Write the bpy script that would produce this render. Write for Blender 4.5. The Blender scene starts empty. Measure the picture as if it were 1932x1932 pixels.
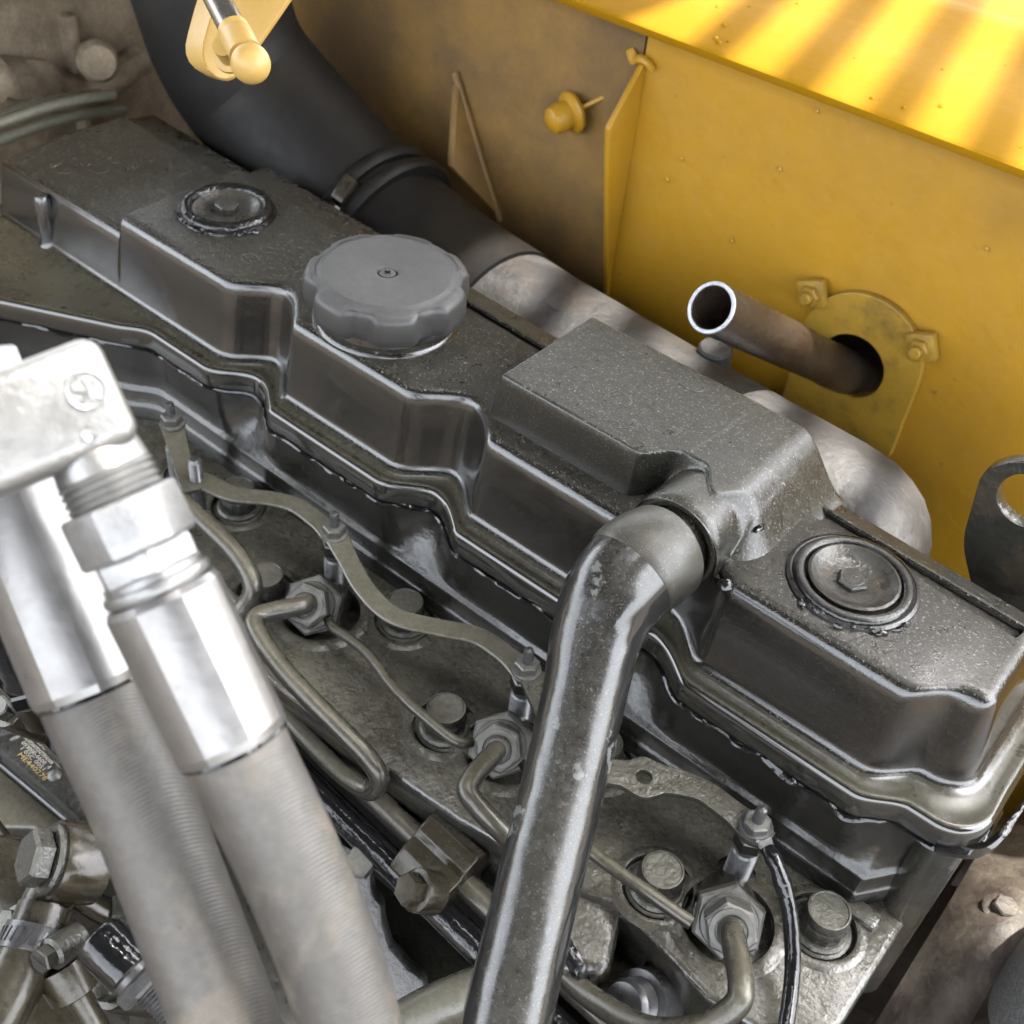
import bpy, bmesh, math, random
from mathutils import Vector, Matrix, noise
V = Vector
random.seed(7)
sc = bpy.context.scene
col = sc.collection

# ------------------------------------------------------------------ camera
F, SIDE = 2200.0, 1932.0                       # focal length / picture side, in the units used for at()
RX = V((0.76604, 0.63735, 0.08344)); RY = V((0.48260, -0.48460, -0.72950)); RZ = V((-0.42454, 0.59909, -0.67886))
RX.normalize(); RZ = (RZ - RX * RZ.dot(RX)).normalized(); RY = RZ.cross(RX)
CAM = V((0.1542, -0.3912, 0.4718))
cd = bpy.data.cameras.new('camera'); cam = bpy.data.objects.new('camera', cd); col.objects.link(cam)
cam.matrix_world = Matrix(((RX.x, -RY.x, -RZ.x, CAM.x), (RX.y, -RY.y, -RZ.y, CAM.y), (RX.z, -RY.z, -RZ.z, CAM.z), (0, 0, 0, 1)))
cd.sensor_width = 36; cd.lens = 36 * F / SIDE; cd.clip_start = 0.02; cd.clip_end = 200
cd.dof.use_dof = True; cd.dof.focus_distance = 0.60; cd.dof.aperture_fstop = 11
sc.camera = cam
# ------------------------------------------------------------------ sky, sun, exposure
SUN = V((0.21, 0.32, 0.92)).normalized()
w = bpy.data.worlds.new('World'); sc.world = w; w.use_nodes = True
nt = w.node_tree; sky = nt.nodes.new('ShaderNodeTexSky'); sky.sky_type = 'NISHITA'; sky.sun_disc = False
sky.sun_elevation = math.asin(SUN.z); sky.sun_rotation = math.atan2(SUN.x, SUN.y)
sky.air_density = 1.0; sky.dust_density = 4.0; sky.ozone_density = 0.6
bg = nt.nodes['Background']; bg.inputs['Strength'].default_value = 0.15
hz = nt.nodes.new('ShaderNodeHueSaturation'); hz.inputs['Saturation'].default_value = 0.26      # thin white haze
nt.links.new(sky.outputs[0], hz.inputs['Color']); nt.links.new(hz.outputs[0], bg.inputs[0])
sl = bpy.data.lights.new('sun', 'SUN'); so = bpy.data.objects.new('sun', sl); col.objects.link(so)
sl.energy = 1.5; sl.angle = math.radians(0.9); sl.color = (1.0, 0.95, 0.87)
so.rotation_euler = (-SUN).to_track_quat('-Z', 'Y').to_euler(); so.location = (0.8, 1.2, 3.0)
vs = sc.view_settings; vs.view_transform = 'Standard'; vs.look = 'None'; vs.gamma = 1; vs.use_curve_mapping = False
vs.exposure = 3.85

# ------------------------------------------------------------------ points from measured rays
def ray(u, v): return RX * ((u - 966) / F) + RY * ((v - 966) / F) + RZ
def at(u, v, d): return CAM + ray(u, v) * d
def onz(u, v, z): d = ray(u, v); return CAM + d * ((z - CAM.z) / d.z)
def ony(u, v, y): d = ray(u, v); return CAM + d * ((y - CAM.y) / d.y)
def onx(u, v, x): d = ray(u, v); return CAM + d * ((x - CAM.x) / d.x)

# ------------------------------------------------------------------ materials
def _n(nt, t, **k):
    n = nt.nodes.new(t)
    for a, b in k.items(): setattr(n, a, b)
    return n
def mat(name, base, dust=None, dust_k=0.5, rough=0.35, dust_rough=0.6, bump=0.15, bscale=500, metal=0.0,
        spot=None, spot_k=0.0, spot_scale=30, spot_lo=0.52, spot_hi=0.62, speck=0.0, speck_scale=900, vary=0.25, up0=0.3, coat=0.0,
        big=14, wave=None, spot_rough=None, bump2=0.0, b2scale=60, ior=1.5, chip=None, chip_scale=70, chip_lo=0.66, chip_k=0.7):
    m = bpy.data.materials.new(name); m.use_nodes = True; nt = m.node_tree; L = nt.links.new
    b = nt.nodes['Principled BSDF']
    geo = _n(nt, 'ShaderNodeNewGeometry'); pos = geo.outputs['Position']
    def noise_(scale, detail=3, rough_=0.6):
        n = _n(nt, 'ShaderNodeTexNoise'); L(pos, n.inputs['Vector']); n.inputs['Scale'].default_value = scale
        n.inputs['Detail'].default_value = detail; n.inputs['Roughness'].default_value = rough_; return n.outputs['Fac']
    def mapr(x, a, c, lo=0.0, hi=1.0):
        n = _n(nt, 'ShaderNodeMapRange'); L(x, n.inputs[0])
        for i, q in zip((1, 2, 3, 4), (a, c, lo, hi)): n.inputs[i].default_value = q
        return n.outputs[0]
    def mul(a, c):
        n = _n(nt, 'ShaderNodeMath', operation='MULTIPLY'); L(a, n.inputs[0])
        if isinstance(c, (int, float)): n.inputs[1].default_value = c
        else: L(c, n.inputs[1])
        return n.outputs[0]
    def mix(f, a, c):
        n = _n(nt, 'ShaderNodeMix', data_type='RGBA'); L(f, n.inputs[0])
        for s, i in ((a, 6), (c, 7)):
            if isinstance(s, tuple): n.inputs[i].default_value = (*s, 1)
            else: L(s, n.inputs[i])
        return n.outputs[2]
    def mixf(f, a, c):
        n = _n(nt, 'ShaderNodeMix', data_type='FLOAT'); L(f, n.inputs[0])
        for s, i in ((a, 2), (c, 3)):
            if isinstance(s, (int, float)): n.inputs[i].default_value = s
            else: L(s, n.inputs[i])
        return n.outputs[0]
    KA = 0.5                                            # halves every colour so highlights stand out stronger, reading as oil film
    base = tuple(q * KA for q in base)
    if dust: dust = tuple(q * KA for q in dust)
    if spot: spot = tuple(q * KA for q in spot)
    c = tuple(base); r = rough
    fine = noise_(320, 4)
    if dust:
        sep = _n(nt, 'ShaderNodeSeparateXYZ'); L(geo.outputs['Normal'], sep.inputs[0])
        up = mapr(sep.outputs[2], up0, 1.0)
        f = mul(mul(up, mapr(noise_(big, 5), 0.3, 0.7, 0.68, 1.12)), mapr(fine, 0.3, 0.7, 0.88 * dust_k, 1.10 * dust_k))
        c = mix(f, c, tuple(dust)); r = mixf(f, r, dust_rough)
    if spot:
        s = mul(mapr(noise_(spot_scale, 6, 0.65), spot_lo, spot_hi), spot_k)
        c = mix(s, c, tuple(spot))
        if spot_rough is not None: r = mixf(s, r, spot_rough)
    if chip:
        s = mul(mapr(noise_(chip_scale, 5, 0.7), chip_lo, chip_lo + 0.03), chip_k)
        c = mix(s, c, tuple(q * KA for q in chip))
    if speck:
        s = mul(mapr(noise_(speck_scale, 1), 0.60, 0.78), speck)
        if dust: s = mul(s, mapr(up, 0.0, 0.6, 0.12, 1.0))
        c = mix(s, c, (0.25, 0.24, 0.22))
    if vary:
        g = mapr(fine, 0.25, 0.75, 1 - vary, 1 + vary)
        hs = _n(nt, 'ShaderNodeHueSaturation'); L(g, hs.inputs['Value'])
        if isinstance(c, tuple): hs.inputs['Color'].default_value = (*c, 1)
        else: L(c, hs.inputs['Color'])
        c = hs.outputs[0]
    if isinstance(c, tuple): b.inputs['Base Color'].default_value = (*c, 1)
    else: L(c, b.inputs['Base Color'])
    rr = mapr(noise_(90, 4), 0.3, 0.7, -0.06, 0.08)
    ad = _n(nt, 'ShaderNodeMath', operation='ADD', use_clamp=True); L(rr, ad.inputs[0])
    if isinstance(r, (int, float)): ad.inputs[1].default_value = r
    else: L(r, ad.inputs[1])
    L(ad.outputs[0], b.inputs['Roughness'])
    b.inputs['Metallic'].default_value = metal
    b.inputs['IOR'].default_value = ior
    if coat:
        b.inputs['Coat Weight'].default_value = coat; b.inputs['Coat Roughness'].default_value = 0.10
        if dust: L(mapr(f, 0.0, 0.5, coat, 0.0), b.inputs['Coat Weight'])
    nrm = None
    if wave:                                            # woven fabric marks on hoses, along object UV
        uv = _n(nt, 'ShaderNodeUVMap'); wv = _n(nt, 'ShaderNodeTexWave', wave_type='BANDS', bands_direction='X')
        L(uv.outputs[0], wv.inputs['Vector']); wv.inputs['Scale'].default_value = 10.0 * wave; wv.inputs['Distortion'].default_value = 0.8; wv.inputs['Detail'].default_value = 1
        bp = _n(nt, 'ShaderNodeBump'); bp.inputs['Strength'].default_value = 0.32; bp.inputs['Distance'].default_value = 0.0007
        L(wv.outputs['Fac'], bp.inputs['Height']); nrm = bp.outputs[0]
    for k, s in ((bump2, b2scale), (bump, bscale)):
        if k:
            bp = _n(nt, 'ShaderNodeBump'); bp.inputs['Strength'].default_value = k; bp.inputs['Distance'].default_value = 0.5 / s
            L(noise_(s, 3), bp.inputs['Height'])
            if nrm: L(nrm, bp.inputs['Normal'])
            nrm = bp.outputs[0]
    if nrm: L(nrm, b.inputs['Normal'])
    return m

DUST = (0.20, 0.19, 0.145)
M = {}
M['cover'] = mat('black_cover_paint', (0.014, 0.013, 0.011), (0.068, 0.063, 0.048), 0.9, 0.10, 0.38, 0.30, 900, speck=0.65, speck_scale=760, up0=0.66, big=7,
                 vary=0.30, ior=1.55, coat=0.5, bump2=0.05, b2scale=55)
M['boxpaint'] = mat('dusty_box_paint', (0.026, 0.025, 0.020), (0.078, 0.073, 0.055), 0.95, 0.14, 0.38, 0.30, 900, speck=0.65, speck_scale=760, up0=0.30, big=7, vary=0.30, ior=1.5, bump2=0.05, b2scale=55)
M['wallblack'] = mat('glossy_oily_wall', (0.020, 0.019, 0.016), (0.09, 0.084, 0.062), 0.6, 0.20, 0.4, 0.12, 500, speck=0.15, up0=0.5, bump2=0.08, b2scale=45, ior=1.55)
M['flange'] = mat('dusty_flange_paint', (0.025, 0.024, 0.020), (0.135, 0.126, 0.086), 0.9, 0.10, 0.36, 0.03, 600, speck=0.2, up0=0.80, ior=1.6, coat=0.5)
M['head'] = mat('oily_head_paint', (0.035, 0.034, 0.029), (0.18, 0.168, 0.125), 0.8, 0.13, 0.34, 0.30, 420, speck=0.35, speck_scale=700, up0=0.6, bump2=0.2, b2scale=60,
                spot=(0.08, 0.064, 0.042), spot_k=0.5, spot_scale=22, ior=1.6, coat=0.5)
M['gloss'] = mat('glossy_black_oil', (0.012, 0.012, 0.013), None, 0, 0.12, 0.3, 0.1, 300, bump2=0.15, b2scale=50)
M['cap'] = mat('grey_dusty_plastic', (0.055, 0.054, 0.052), (0.132, 0.129, 0.122), 0.85, 0.4, 0.65, 0.15, 900, up0=0.5, speck=0.12, vary=0.12)
M['ring'] = mat('black_rubber_seal', (0.010, 0.010, 0.010), (0.05, 0.048, 0.042), 0.3, 0.16, 0.4, 0.25, 180, bump2=0.25, b2scale=90, up0=0.6)
M['dustring'] = mat('dusty_rubber_seal', (0.014, 0.014, 0.014), (0.085, 0.082, 0.072), 0.85, 0.18, 0.4, 0.2, 600, bump2=0.12, b2scale=90, up0=0.7, speck=0.3)
M['dish'] = mat('dished_washer_steel', (0.07, 0.066, 0.058), (0.2, 0.19, 0.16), 0.4, 0.22, 0.45, 0.3, 260, 0.3, spot=(0.30, 0.15, 0.06), spot_k=0.6, spot_scale=70, spot_lo=0.6, spot_hi=0.66)
M['olive'] = mat('olive_dusty_strap', (0.075, 0.071, 0.055), (0.25, 0.235, 0.168), 0.75, 0.22, 0.42, 0.15, 500, speck=0.15, up0=0.4)
M['pipe'] = mat('olive_steel_pipe', (0.05, 0.046, 0.038), (0.30, 0.275, 0.19), 0.6, 0.2, 0.45, 0.08, 500, 0.15, up0=0.45)
M['nut'] = mat('dull_dusty_nut', (0.11, 0.108, 0.10), (0.33, 0.32, 0.275), 0.65, 0.3, 0.5, 0.15, 500, 0.2, up0=0.25)
M['bolt'] = mat('head_bolt_steel', (0.045, 0.043, 0.037), (0.27, 0.26, 0.205), 0.7, 0.22, 0.42, 0.5, 330, 0.15, up0=0.5)
M['thread'] = mat('dark_thread_steel', (0.16, 0.16, 0.16), None, 0, 0.3, 0.4, 0.1, 500, 0.6)
M['zinc'] = mat('bright_zinc_plate', (0.38, 0.38, 0.37), None, 0, 0.36, 0.5, 0.25, 420, 0.75, vary=0.06)
M['zincnut'] = mat('rough_zinc_nut', (0.50, 0.50, 0.50), None, 0, 0.40, 0.5, 0.45, 800, 0.7, vary=0.15, chip=(0.10, 0.09, 0.08), chip_scale=150, chip_lo=0.70)
M['ferrule'] = mat('satin_ferrule_steel', (0.38, 0.37, 0.358), (0.42, 0.42, 0.42), 0.2, 0.33, 0.4, 0.06, 300, 0.8, spot=(0.12, 0.1, 0.1), spot_k=0.5, spot_scale=130, spot_lo=0.74, spot_hi=0.76, vary=0.05)
M['hose'] = mat('grey_hydraulic_hose', (0.080, 0.075, 0.068), (0.215, 0.200, 0.178), 0.8, 0.40, 0.6, 0.05, 700, wave=1, up0=0.05, spot=(0.30, 0.25, 0.19), spot_k=0.4, spot_scale=22, vary=0.15, chip=(0.03, 0.03, 0.03), chip_scale=60, chip_lo=0.66, chip_k=0.5)
M['breather'] = mat('worn_black_rubber', (0.022, 0.022, 0.022), (0.082, 0.077, 0.058), 0.7, 0.13, 0.36, 0.03, 300, spot=(0.26, 0.27, 0.26), spot_k=0.65, spot_scale=44, spot_lo=0.60, spot_hi=0.625,
                    spot_rough=0.35, bump2=0.035, b2scale=25, up0=0.45, speck=0.35, ior=1.6)
M['cuff'] = mat('dusty_rubber_sleeve', (0.030, 0.029, 0.024), (0.105, 0.098, 0.072), 0.9, 0.28, 0.45, 0.2, 800, spot=(0.20, 0.21, 0.21), spot_k=0.6, spot_scale=60, spot_lo=0.63, spot_hi=0.65, up0=0.0, speck=0.35, vary=0.2)
M['yellow'] = mat('yellow_machine_paint', (0.62, 0.325, 0.016), None, 0, 0.45, 0.5, 0.05, 200, bump2=0.06, b2scale=25, vary=0.03,
                  spot=(0.34, 0.19, 0.04), spot_k=0.6, spot_scale=5, spot_lo=0.46, spot_hi=0.75, chip=(0.25, 0.13, 0.035), chip_scale=95, chip_lo=0.68)
M['railyellow'] = mat('clean_yellow_paint', (0.40, 0.200, 0.003), None, 0, 0.75, 0.5, 0.03, 200, bump2=0.05, b2scale=60, vary=0.02, ior=1.18, chip=(0.40, 0.17, 0.01), chip_scale=120, chip_lo=0.70)
M['palebracket'] = mat('faded_yellow_paint', (0.70, 0.44, 0.12), None, 0, 0.45, 0.5, 0.05, 300, vary=0.05)
M['khaki'] = mat('khaki_stained_plate', (0.54, 0.32, 0.03), None, 0, 0.5, 0.5, 0.08, 300, vary=0.1, spot=(0.12, 0.08, 0.03), spot_k=0.7, spot_scale=26, spot_lo=0.5, spot_hi=0.7)
M['grime'] = mat('grimy_yellow_paint', (0.34, 0.19, 0.04), None, 0, 0.6, 0.5, 0.1, 200, spot=(0.13, 0.078, 0.034), spot_k=0.8, spot_scale=7, spot_lo=0.42, spot_hi=0.62, vary=0.1)
M['shield'] = mat('galvanised_heat_shield', (0.034, 0.032, 0.031), None, 0, 0.6, 0.5, 0.25, 160, 0.0, spot=(0.13, 0.126, 0.12), spot_k=0.55, spot_scale=26, spot_lo=0.46, spot_hi=0.66, vary=0.25, chip=(0.07, 0.05, 0.035), chip_scale=18, chip_lo=0.58, chip_k=0.4)
M['black'] = mat('black_duct_rubber', (0.008, 0.0075, 0.007), (0.014, 0.011, 0.008), 0.6, 0.6, 0.5, 0.06, 200, ior=1.3, spot=(0.028, 0.022, 0.014), spot_k=0.4, spot_scale=12)
M['rust'] = mat('rusty_brown_steel', (0.05, 0.036, 0.025), None, 0, 0.32, 0.5, 0.3, 150, spot=(0.035, 0.02, 0.015), spot_k=0.85, spot_scale=20, spot_lo=0.45, spot_hi=0.6, vary=0.2)
M['dirtfloor'] = mat('dirty_bay_floor', (0.12, 0.10, 0.075), None, 0, 0.6, 0.5, 0.4, 160, spot=(0.035, 0.021, 0.015), spot_k=0.9, spot_scale=22, spot_lo=0.42, spot_hi=0.58, vary=0.25)
M['oilfloor'] = mat('oil_soaked_bay_floor', (0.045, 0.036, 0.027), None, 0, 0.45, 0.5, 0.4, 100, spot=(0.016, 0.012, 0.010), spot_k=0.9, spot_scale=12, spot_lo=0.42, spot_hi=0.58, vary=0.25)
M['pipecut'] = mat('bare_cut_steel', (0.62, 0.64, 0.68), None, 0, 0.4, 0.5, 0.6, 400, 0.6, vary=0.15)
M['brown'] = mat('brown_dirty_panel', (0.50, 0.40, 0.27), None, 0, 0.7, 0.5, 0.3, 80, spot=(0.20, 0.15, 0.10), spot_k=0.8, spot_scale=9, spot_lo=0.42, spot_hi=0.62)
M['ochre'] = mat('ochre_dirty_panel', (0.60, 0.36, 0.11), None, 0, 0.6, 0.5, 0.2, 80, spot=(0.12, 0.08, 0.04), spot_k=0.6, spot_scale=12)
M['cable'] = mat('olive_grey_cable', (0.22, 0.21, 0.15), None, 0, 0.5, 0.5, 0.1, 300)
M['greycast'] = mat('rough_grey_casting', (0.24, 0.24, 0.235), None, 0, 0.5, 0.5, 0.7, 200, vary=0.15)
M['chrome'] = mat('chrome_rod', (0.42, 0.40, 0.34), None, 0, 0.25, 0.3, 0.03, 300, 0.8, vary=0.03)
M['oilbrown'] = mat('oily_brown_metal', (0.036, 0.029, 0.019), (0.12, 0.105, 0.066), 0.6, 0.13, 0.40, 0.08, 200, 0.2, up0=0.1, spot=(0.02, 0.017, 0.014), spot_k=0.7, spot_scale=24)
M['label'] = mat('engraved_pale_lettering', (0.62, 0.60, 0.52), None, 0, 0.4, 0.5, 0.0, 300, vary=0.05)
M['goldlabel'] = mat('engraved_gold_lettering', (0.62, 0.47, 0.20), None, 0, 0.4, 0.5, 0.0, 300, vary=0.05)
M['plate'] = mat('dark_pump_plate', (0.06, 0.058, 0.055), (0.14, 0.135, 0.12), 0.4, 0.2, 0.4, 0.35, 300, 0.3, speck=0.3)
M['ground'] = mat('pale_ground', (0.10, 0.074, 0.046), None, 0, 0.9, 0.9, 0.2, 20)
M['shadepanel'] = mat('dark_shade_panel', (0.05, 0.045, 0.04), None, 0, 0.8, 0.8, 0.2, 60)  # shared by the added roof and hood panels, dark to keep reflections low
M['void'] = mat('black_block_and_backing', (0.012, 0.011, 0.010), None, 0, 0.5, 0.5, 0.2, 100)

# ------------------------------------------------------------------ mesh helpers
class MB:
    def __init__(s): s.v = []; s.f = []; s.uv = {}
    def add(s, vs, fs):
        o = len(s.v); s.v += [V(p) for p in vs]; s.f += [tuple(i + o for i in f) for f in fs]; return s
    def loft(s, rings, closed=True, cap0=False, cap1=False):
        n = len(rings[0]); o = len(s.v)
        for r in rings: s.v += [V(p) for p in r]
        m = n if closed else n - 1
        for i in range(len(rings) - 1):
            for j in range(m):
                k = (j + 1) % n
                s.f.append((o + i * n + j, o + i * n + k, o + (i + 1) * n + k, o + (i + 1) * n + j))
        if cap0: s.f.append(tuple(o + j for j in reversed(range(n))))
        if cap1: s.f.append(tuple(o + (len(rings) - 1) * n + j for j in range(n)))
        return s
    def lathe(s, prof, org=(0, 0, 0), axis=(0, 0, 1), n=32, cap0=True, cap1=True, rfun=None):
        fr = frame(V(axis)); org = V(org); rings = []
        for r, h in prof:
            ring = []
            for j in range(n):
                a = 2 * math.pi * j / n; q = r * (rfun(a, h) if rfun else 1)
                ring.append(org + fr[0] * (q * math.cos(a)) + fr[1] * (q * math.sin(a)) + fr[2] * h)
            rings.append(ring)
        return s.loft(rings, True, cap0, cap1)
    def hexp(s, r, h0, h1, org=(0, 0, 0), axis=(0, 0, 1), n=6, ch=0.12, rot=0.0):
        fr = frame(V(axis)); org = V(org); rings = []; c = r * ch
        for q, h in ((r - c, h0), (r, h0 + c), (r, h1 - c), (r - c, h1)):
            rings.append([org + fr[0] * (q * math.cos(rot + 2 * math.pi * j / n)) + fr[1] * (q * math.sin(rot + 2 * math.pi * j / n)) + fr[2] * h for j in range(n)])
        return s.loft(rings, True, True, True)
    def tube(s, pts, r, n=16, sub=6, smooth=True, cap=True, dome=False, rough=0.0):
        pts = [V(p) for p in pts]
        rs = list(r) if isinstance(r, (list, tuple)) else [r] * len(pts)
        P, Rr = [], []
        if smooth and len(pts) > 2:
            for i in range(len(pts) - 1):
                p0 = pts[max(i - 1, 0)]; p1 = pts[i]; p2 = pts[i + 1]; p3 = pts[min(i + 2, len(pts) - 1)]
                for k in range(sub):
                    t = k / sub
                    P.append(0.5 * ((2 * p1) + (p2 - p0) * t + (2 * p0 - 5 * p1 + 4 * p2 - p3) * t * t + (3 * p1 - p0 - 3 * p2 + p3) * t ** 3))
                    Rr.append(rs[i] + (rs[i + 1] - rs[i]) * t)
            P.append(pts[-1]); Rr.append(rs[-1])
        else: P, Rr = pts, rs
        T = [(P[min(i + 1, len(P) - 1)] - P[max(i - 1, 0)]).normalized() for i in range(len(P))]
        x = frame(T[0])[0]; rings = []
        if dome:
            P = P + [P[-1] + T[-1] * (Rr[-1] * q) for q in (0.4, 0.75, 0.95)]; Rr = Rr + [Rr[-1] * q for q in (0.9, 0.65, 0.3)]; T = T + [T[-1]] * 3
        o = len(s.v); dist = 0
        for i, p in enumerate(P):
            x = (x - T[i] * x.dot(T[i])).normalized(); y = T[i].cross(x)
            if i: dist += (p - P[i - 1]).length
            ring = []
            for j in range(n):
                a = 2 * math.pi * j / n; q = Rr[i]
                if rough: q *= 1 + rough * noise.noise(V((p.x * 90 + math.cos(a) * 2, p.y * 90 + math.sin(a) * 2, p.z * 90)))
                ring.append(p + x * (q * math.cos(a)) + y * (q * math.sin(a)))
                s.uv[o + i * n + j] = (dist * 20 + 0.25 * math.sin(a), j / n)
            rings.append(ring)
        return s.loft(rings, True, cap, cap)
    def ribbon(s, pts, w, t, up=(0, 0, 1), sub=8):
        pts = [V(p) for p in pts]; ws = list(w) if isinstance(w, (list, tuple)) else [w] * len(pts); P, W = [], []
        for i in range(len(pts) - 1):
            p0 = pts[max(i - 1, 0)]; p1 = pts[i]; p2 = pts[i + 1]; p3 = pts[min(i + 2, len(pts) - 1)]
            for k in range(sub):
                q = k / sub
                P.append(0.5 * ((2 * p1) + (p2 - p0) * q + (2 * p0 - 5 * p1 + 4 * p2 - p3) * q * q + (3 * p1 - p0 - 3 * p2 + p3) * q ** 3)); W.append(ws[i] + (ws[i + 1] - ws[i]) * q)
        P.append(pts[-1]); W.append(ws[-1]); rings = []
        for i, p in enumerate(P):
            T = (P[min(i + 1, len(P) - 1)] - P[max(i - 1, 0)]).normalized(); sd = V(up).cross(T).normalized(); u = T.cross(sd); h = W[i] / 2; e = min(t * 0.3, h * 0.3)
            if u.dot(V(up)) < 0: u = -u
            rings.append([p + sd * a + u * b for a, b in ((-h, -t + e), (-h + e, -t), (h - e, -t), (h, -t + e), (h, -e), (h - e, 0), (-h + e, 0), (-h, -e))])
        return s.loft(rings, True, True, True)
    def prism(s, poly, vec):
        poly = [V(p) for p in poly]; vec = V(vec)
        return s.loft([poly, [p + vec for p in poly]], True, True, True)
    def box(s, c, d, fr=None):
        c = V(c); fr = fr or (V((1, 0, 0)), V((0, 1, 0)), V((0, 0, 1)))
        def q(a, b, e): return c + fr[0] * (a * d[0] / 2) + fr[1] * (b * d[1] / 2) + fr[2] * (e * d[2] / 2)
        return s.loft([[q(-1, -1, e), q(1, -1, e), q(1, 1, e), q(-1, 1, e)] for e in (-1, 1)], True, True, True)
    def mesh(s, name, bevel=0.0, seg=2, sharp=35):
        me = bpy.data.meshes.new(name); me.from_pydata([tuple(p) for p in s.v], [], s.f)
        if s.uv:
            ul = me.uv_layers.new(name='UVMap')
            for lp in me.loops: ul.data[lp.index].uv = s.uv.get(lp.vertex_index, (0, 0))
        bm = bmesh.new(); bm.from_mesh(me)
        if not s.uv: bmesh.ops.remove_doubles(bm, verts=bm.verts, dist=1e-6)
        bmesh.ops.recalc_face_normals(bm, faces=bm.faces)
        if bevel:
            es = [e for e in bm.edges if len(e.link_faces) == 2 and e.calc_face_angle(0) > 0.5]
            bmesh.ops.bevel(bm, geom=es, offset=bevel, offset_type='OFFSET', segments=seg, profile=0.5, affect='EDGES', clamp_overlap=True)
        bm.to_mesh(me); bm.free()
        for p in me.polygons: p.use_smooth = True
        me.set_sharp_from_angle(angle=math.radians(sharp))
        return me
def frame(a):
    a = V(a).normalized(); h = V((0, 0, 1)) if abs(a.z) < 0.9 else V((1, 0, 0))
    x = h.cross(a).normalized(); return x, a.cross(x), a
def thread(r, h0, h1, pitch=0.0013, d=0.12):
    prof = []; h = h0
    while h + pitch <= h1 + 1e-9: prof += [(r * (1 - d), h), (r, h + pitch * 0.5)]; h += pitch
    return prof + [(r * (1 - d), h1)]
def link(name, me, m, parent=None):
    o = bpy.data.objects.new(name, me); col.objects.link(o)
    if m is not None:
        me.materials.clear(); me.materials.append(M[m])
    if parent is not None:
        o.parent = parent; p = parent; mw = Matrix()
        while p: mw = p.matrix_basis @ mw if p.parent is None else p.matrix_basis @ mw; p = p.parent
        if parent.get('_root') or parent.type == 'EMPTY': o.matrix_parent_inverse = parent.matrix_basis.inverted() if parent.get('baked') else Matrix()
    return o
def thing(name, label, cat, loc=(0, 0, 0), axis=None, group=None, baked=True):
    o = bpy.data.objects.new(name, None); col.objects.link(o); o.empty_display_size = 0.02
    o.location = loc; o['label'] = label; o['category'] = cat
    if axis is not None: o.rotation_euler = V(axis).to_track_quat('Z', 'Y').to_euler()
    if group: o['group'] = group
    if baked: o['baked'] = 1
    return o
def tag(o, label, cat, group=None):
    o['label'] = label; o['category'] = cat
    if group: o['group'] = group
    return o
def kind(o, k='structure'): o['kind'] = k; return o
def dup(root, loc, axis=None, label=None):
    r = root.copy(); col.objects.link(r); r.location = loc
    if axis is not None: r.rotation_euler = V(axis).to_track_quat('Z', 'Y').to_euler()
    if label: r['label'] = label
    for ch in list(root.children):
        c = ch.copy(); col.objects.link(c); c.parent = r
        for g in list(ch.children):
            d = g.copy(); col.objects.link(d); d.parent = c
    return r
def plate2d(outer, holes, t, bevel=0.0006):
    """flat plate with round holes, in its own xy plane, thickness along z"""
    cu = bpy.data.curves.new('plate', 'CURVE'); cu.dimensions = '2D'; cu.fill_mode = 'BOTH'; cu.extrude = t / 2; cu.bevel_depth = bevel; cu.bevel_resolution = 1
    for poly in [outer] + holes:
        sp = cu.splines.new('POLY'); sp.points.add(len(poly) - 1); sp.use_cyclic_u = True
        for p, q in zip(sp.points, poly): p.co = (q[0], q[1], 0, 1)
    o = bpy.data.objects.new('plate_tmp', cu); col.objects.link(o)
    me = bpy.data.meshes.new_from_object(o.evaluated_get(bpy.context.evaluated_depsgraph_get()))
    bpy.data.objects.remove(o); bpy.data.curves.remove(cu)
    for p in me.polygons: p.use_smooth = True
    me.set_sharp_from_angle(angle=math.radians(30))
    return me
def circle(cx, cy, r, n=32): return [(cx + r * math.cos(2 * math.pi * k / n), cy + r * math.sin(2 * math.pi * k / n)) for k in range(n)]
def rounded(poly, r, n=5):
    out = []; m = len(poly)
    for i in range(m):
        p0, p1, p2 = V(poly[i - 1]).to_2d(), V(poly[i]).to_2d(), V(poly[(i + 1) % m]).to_2d()
        a = (p0 - p1); b = (p2 - p1); rr_ = r[i] if isinstance(r, list) else r; k = min(rr_, a.length * 0.45, b.length * 0.45); a = p1 + a.normalized() * k; b = p1 + b.normalized() * k
        for j in range(n + 1):
            t = j / n; q = a * (1 - t) ** 2 + p1 * 2 * t * (1 - t) + b * t * t; out.append((q.x, q.y))
    return out
def place(me, org, ex, ey):
    """move an xy mesh into the world with given axes"""
    ex = V(ex).normalized(); ey = V(ey); ey = (ey - ex * ey.dot(ex)).normalized(); ez = ex.cross(ey)
    me.transform(Matrix(((ex.x, ey.x, ez.x, org[0]), (ex.y, ey.y, ez.y, org[1]), (ex.z, ey.z, ez.z, org[2]), (0, 0, 0, 1)))); return me
def text_mesh(s, size, depth=0.0002):
    cu = bpy.data.curves.new('txt', 'FONT'); cu.body = s; cu.size = size; cu.extrude = depth; cu.resolution_u = 2
    o = bpy.data.objects.new('txt_tmp', cu); col.objects.link(o)
    me = bpy.data.meshes.new_from_object(o.evaluated_get(bpy.context.evaluated_depsgraph_get()))
    bpy.data.objects.remove(o); bpy.data.curves.remove(cu); return me
def sm(x): x = max(0.0, min(1.0, x)); return x * x * (3 - 2 * x)

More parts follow.
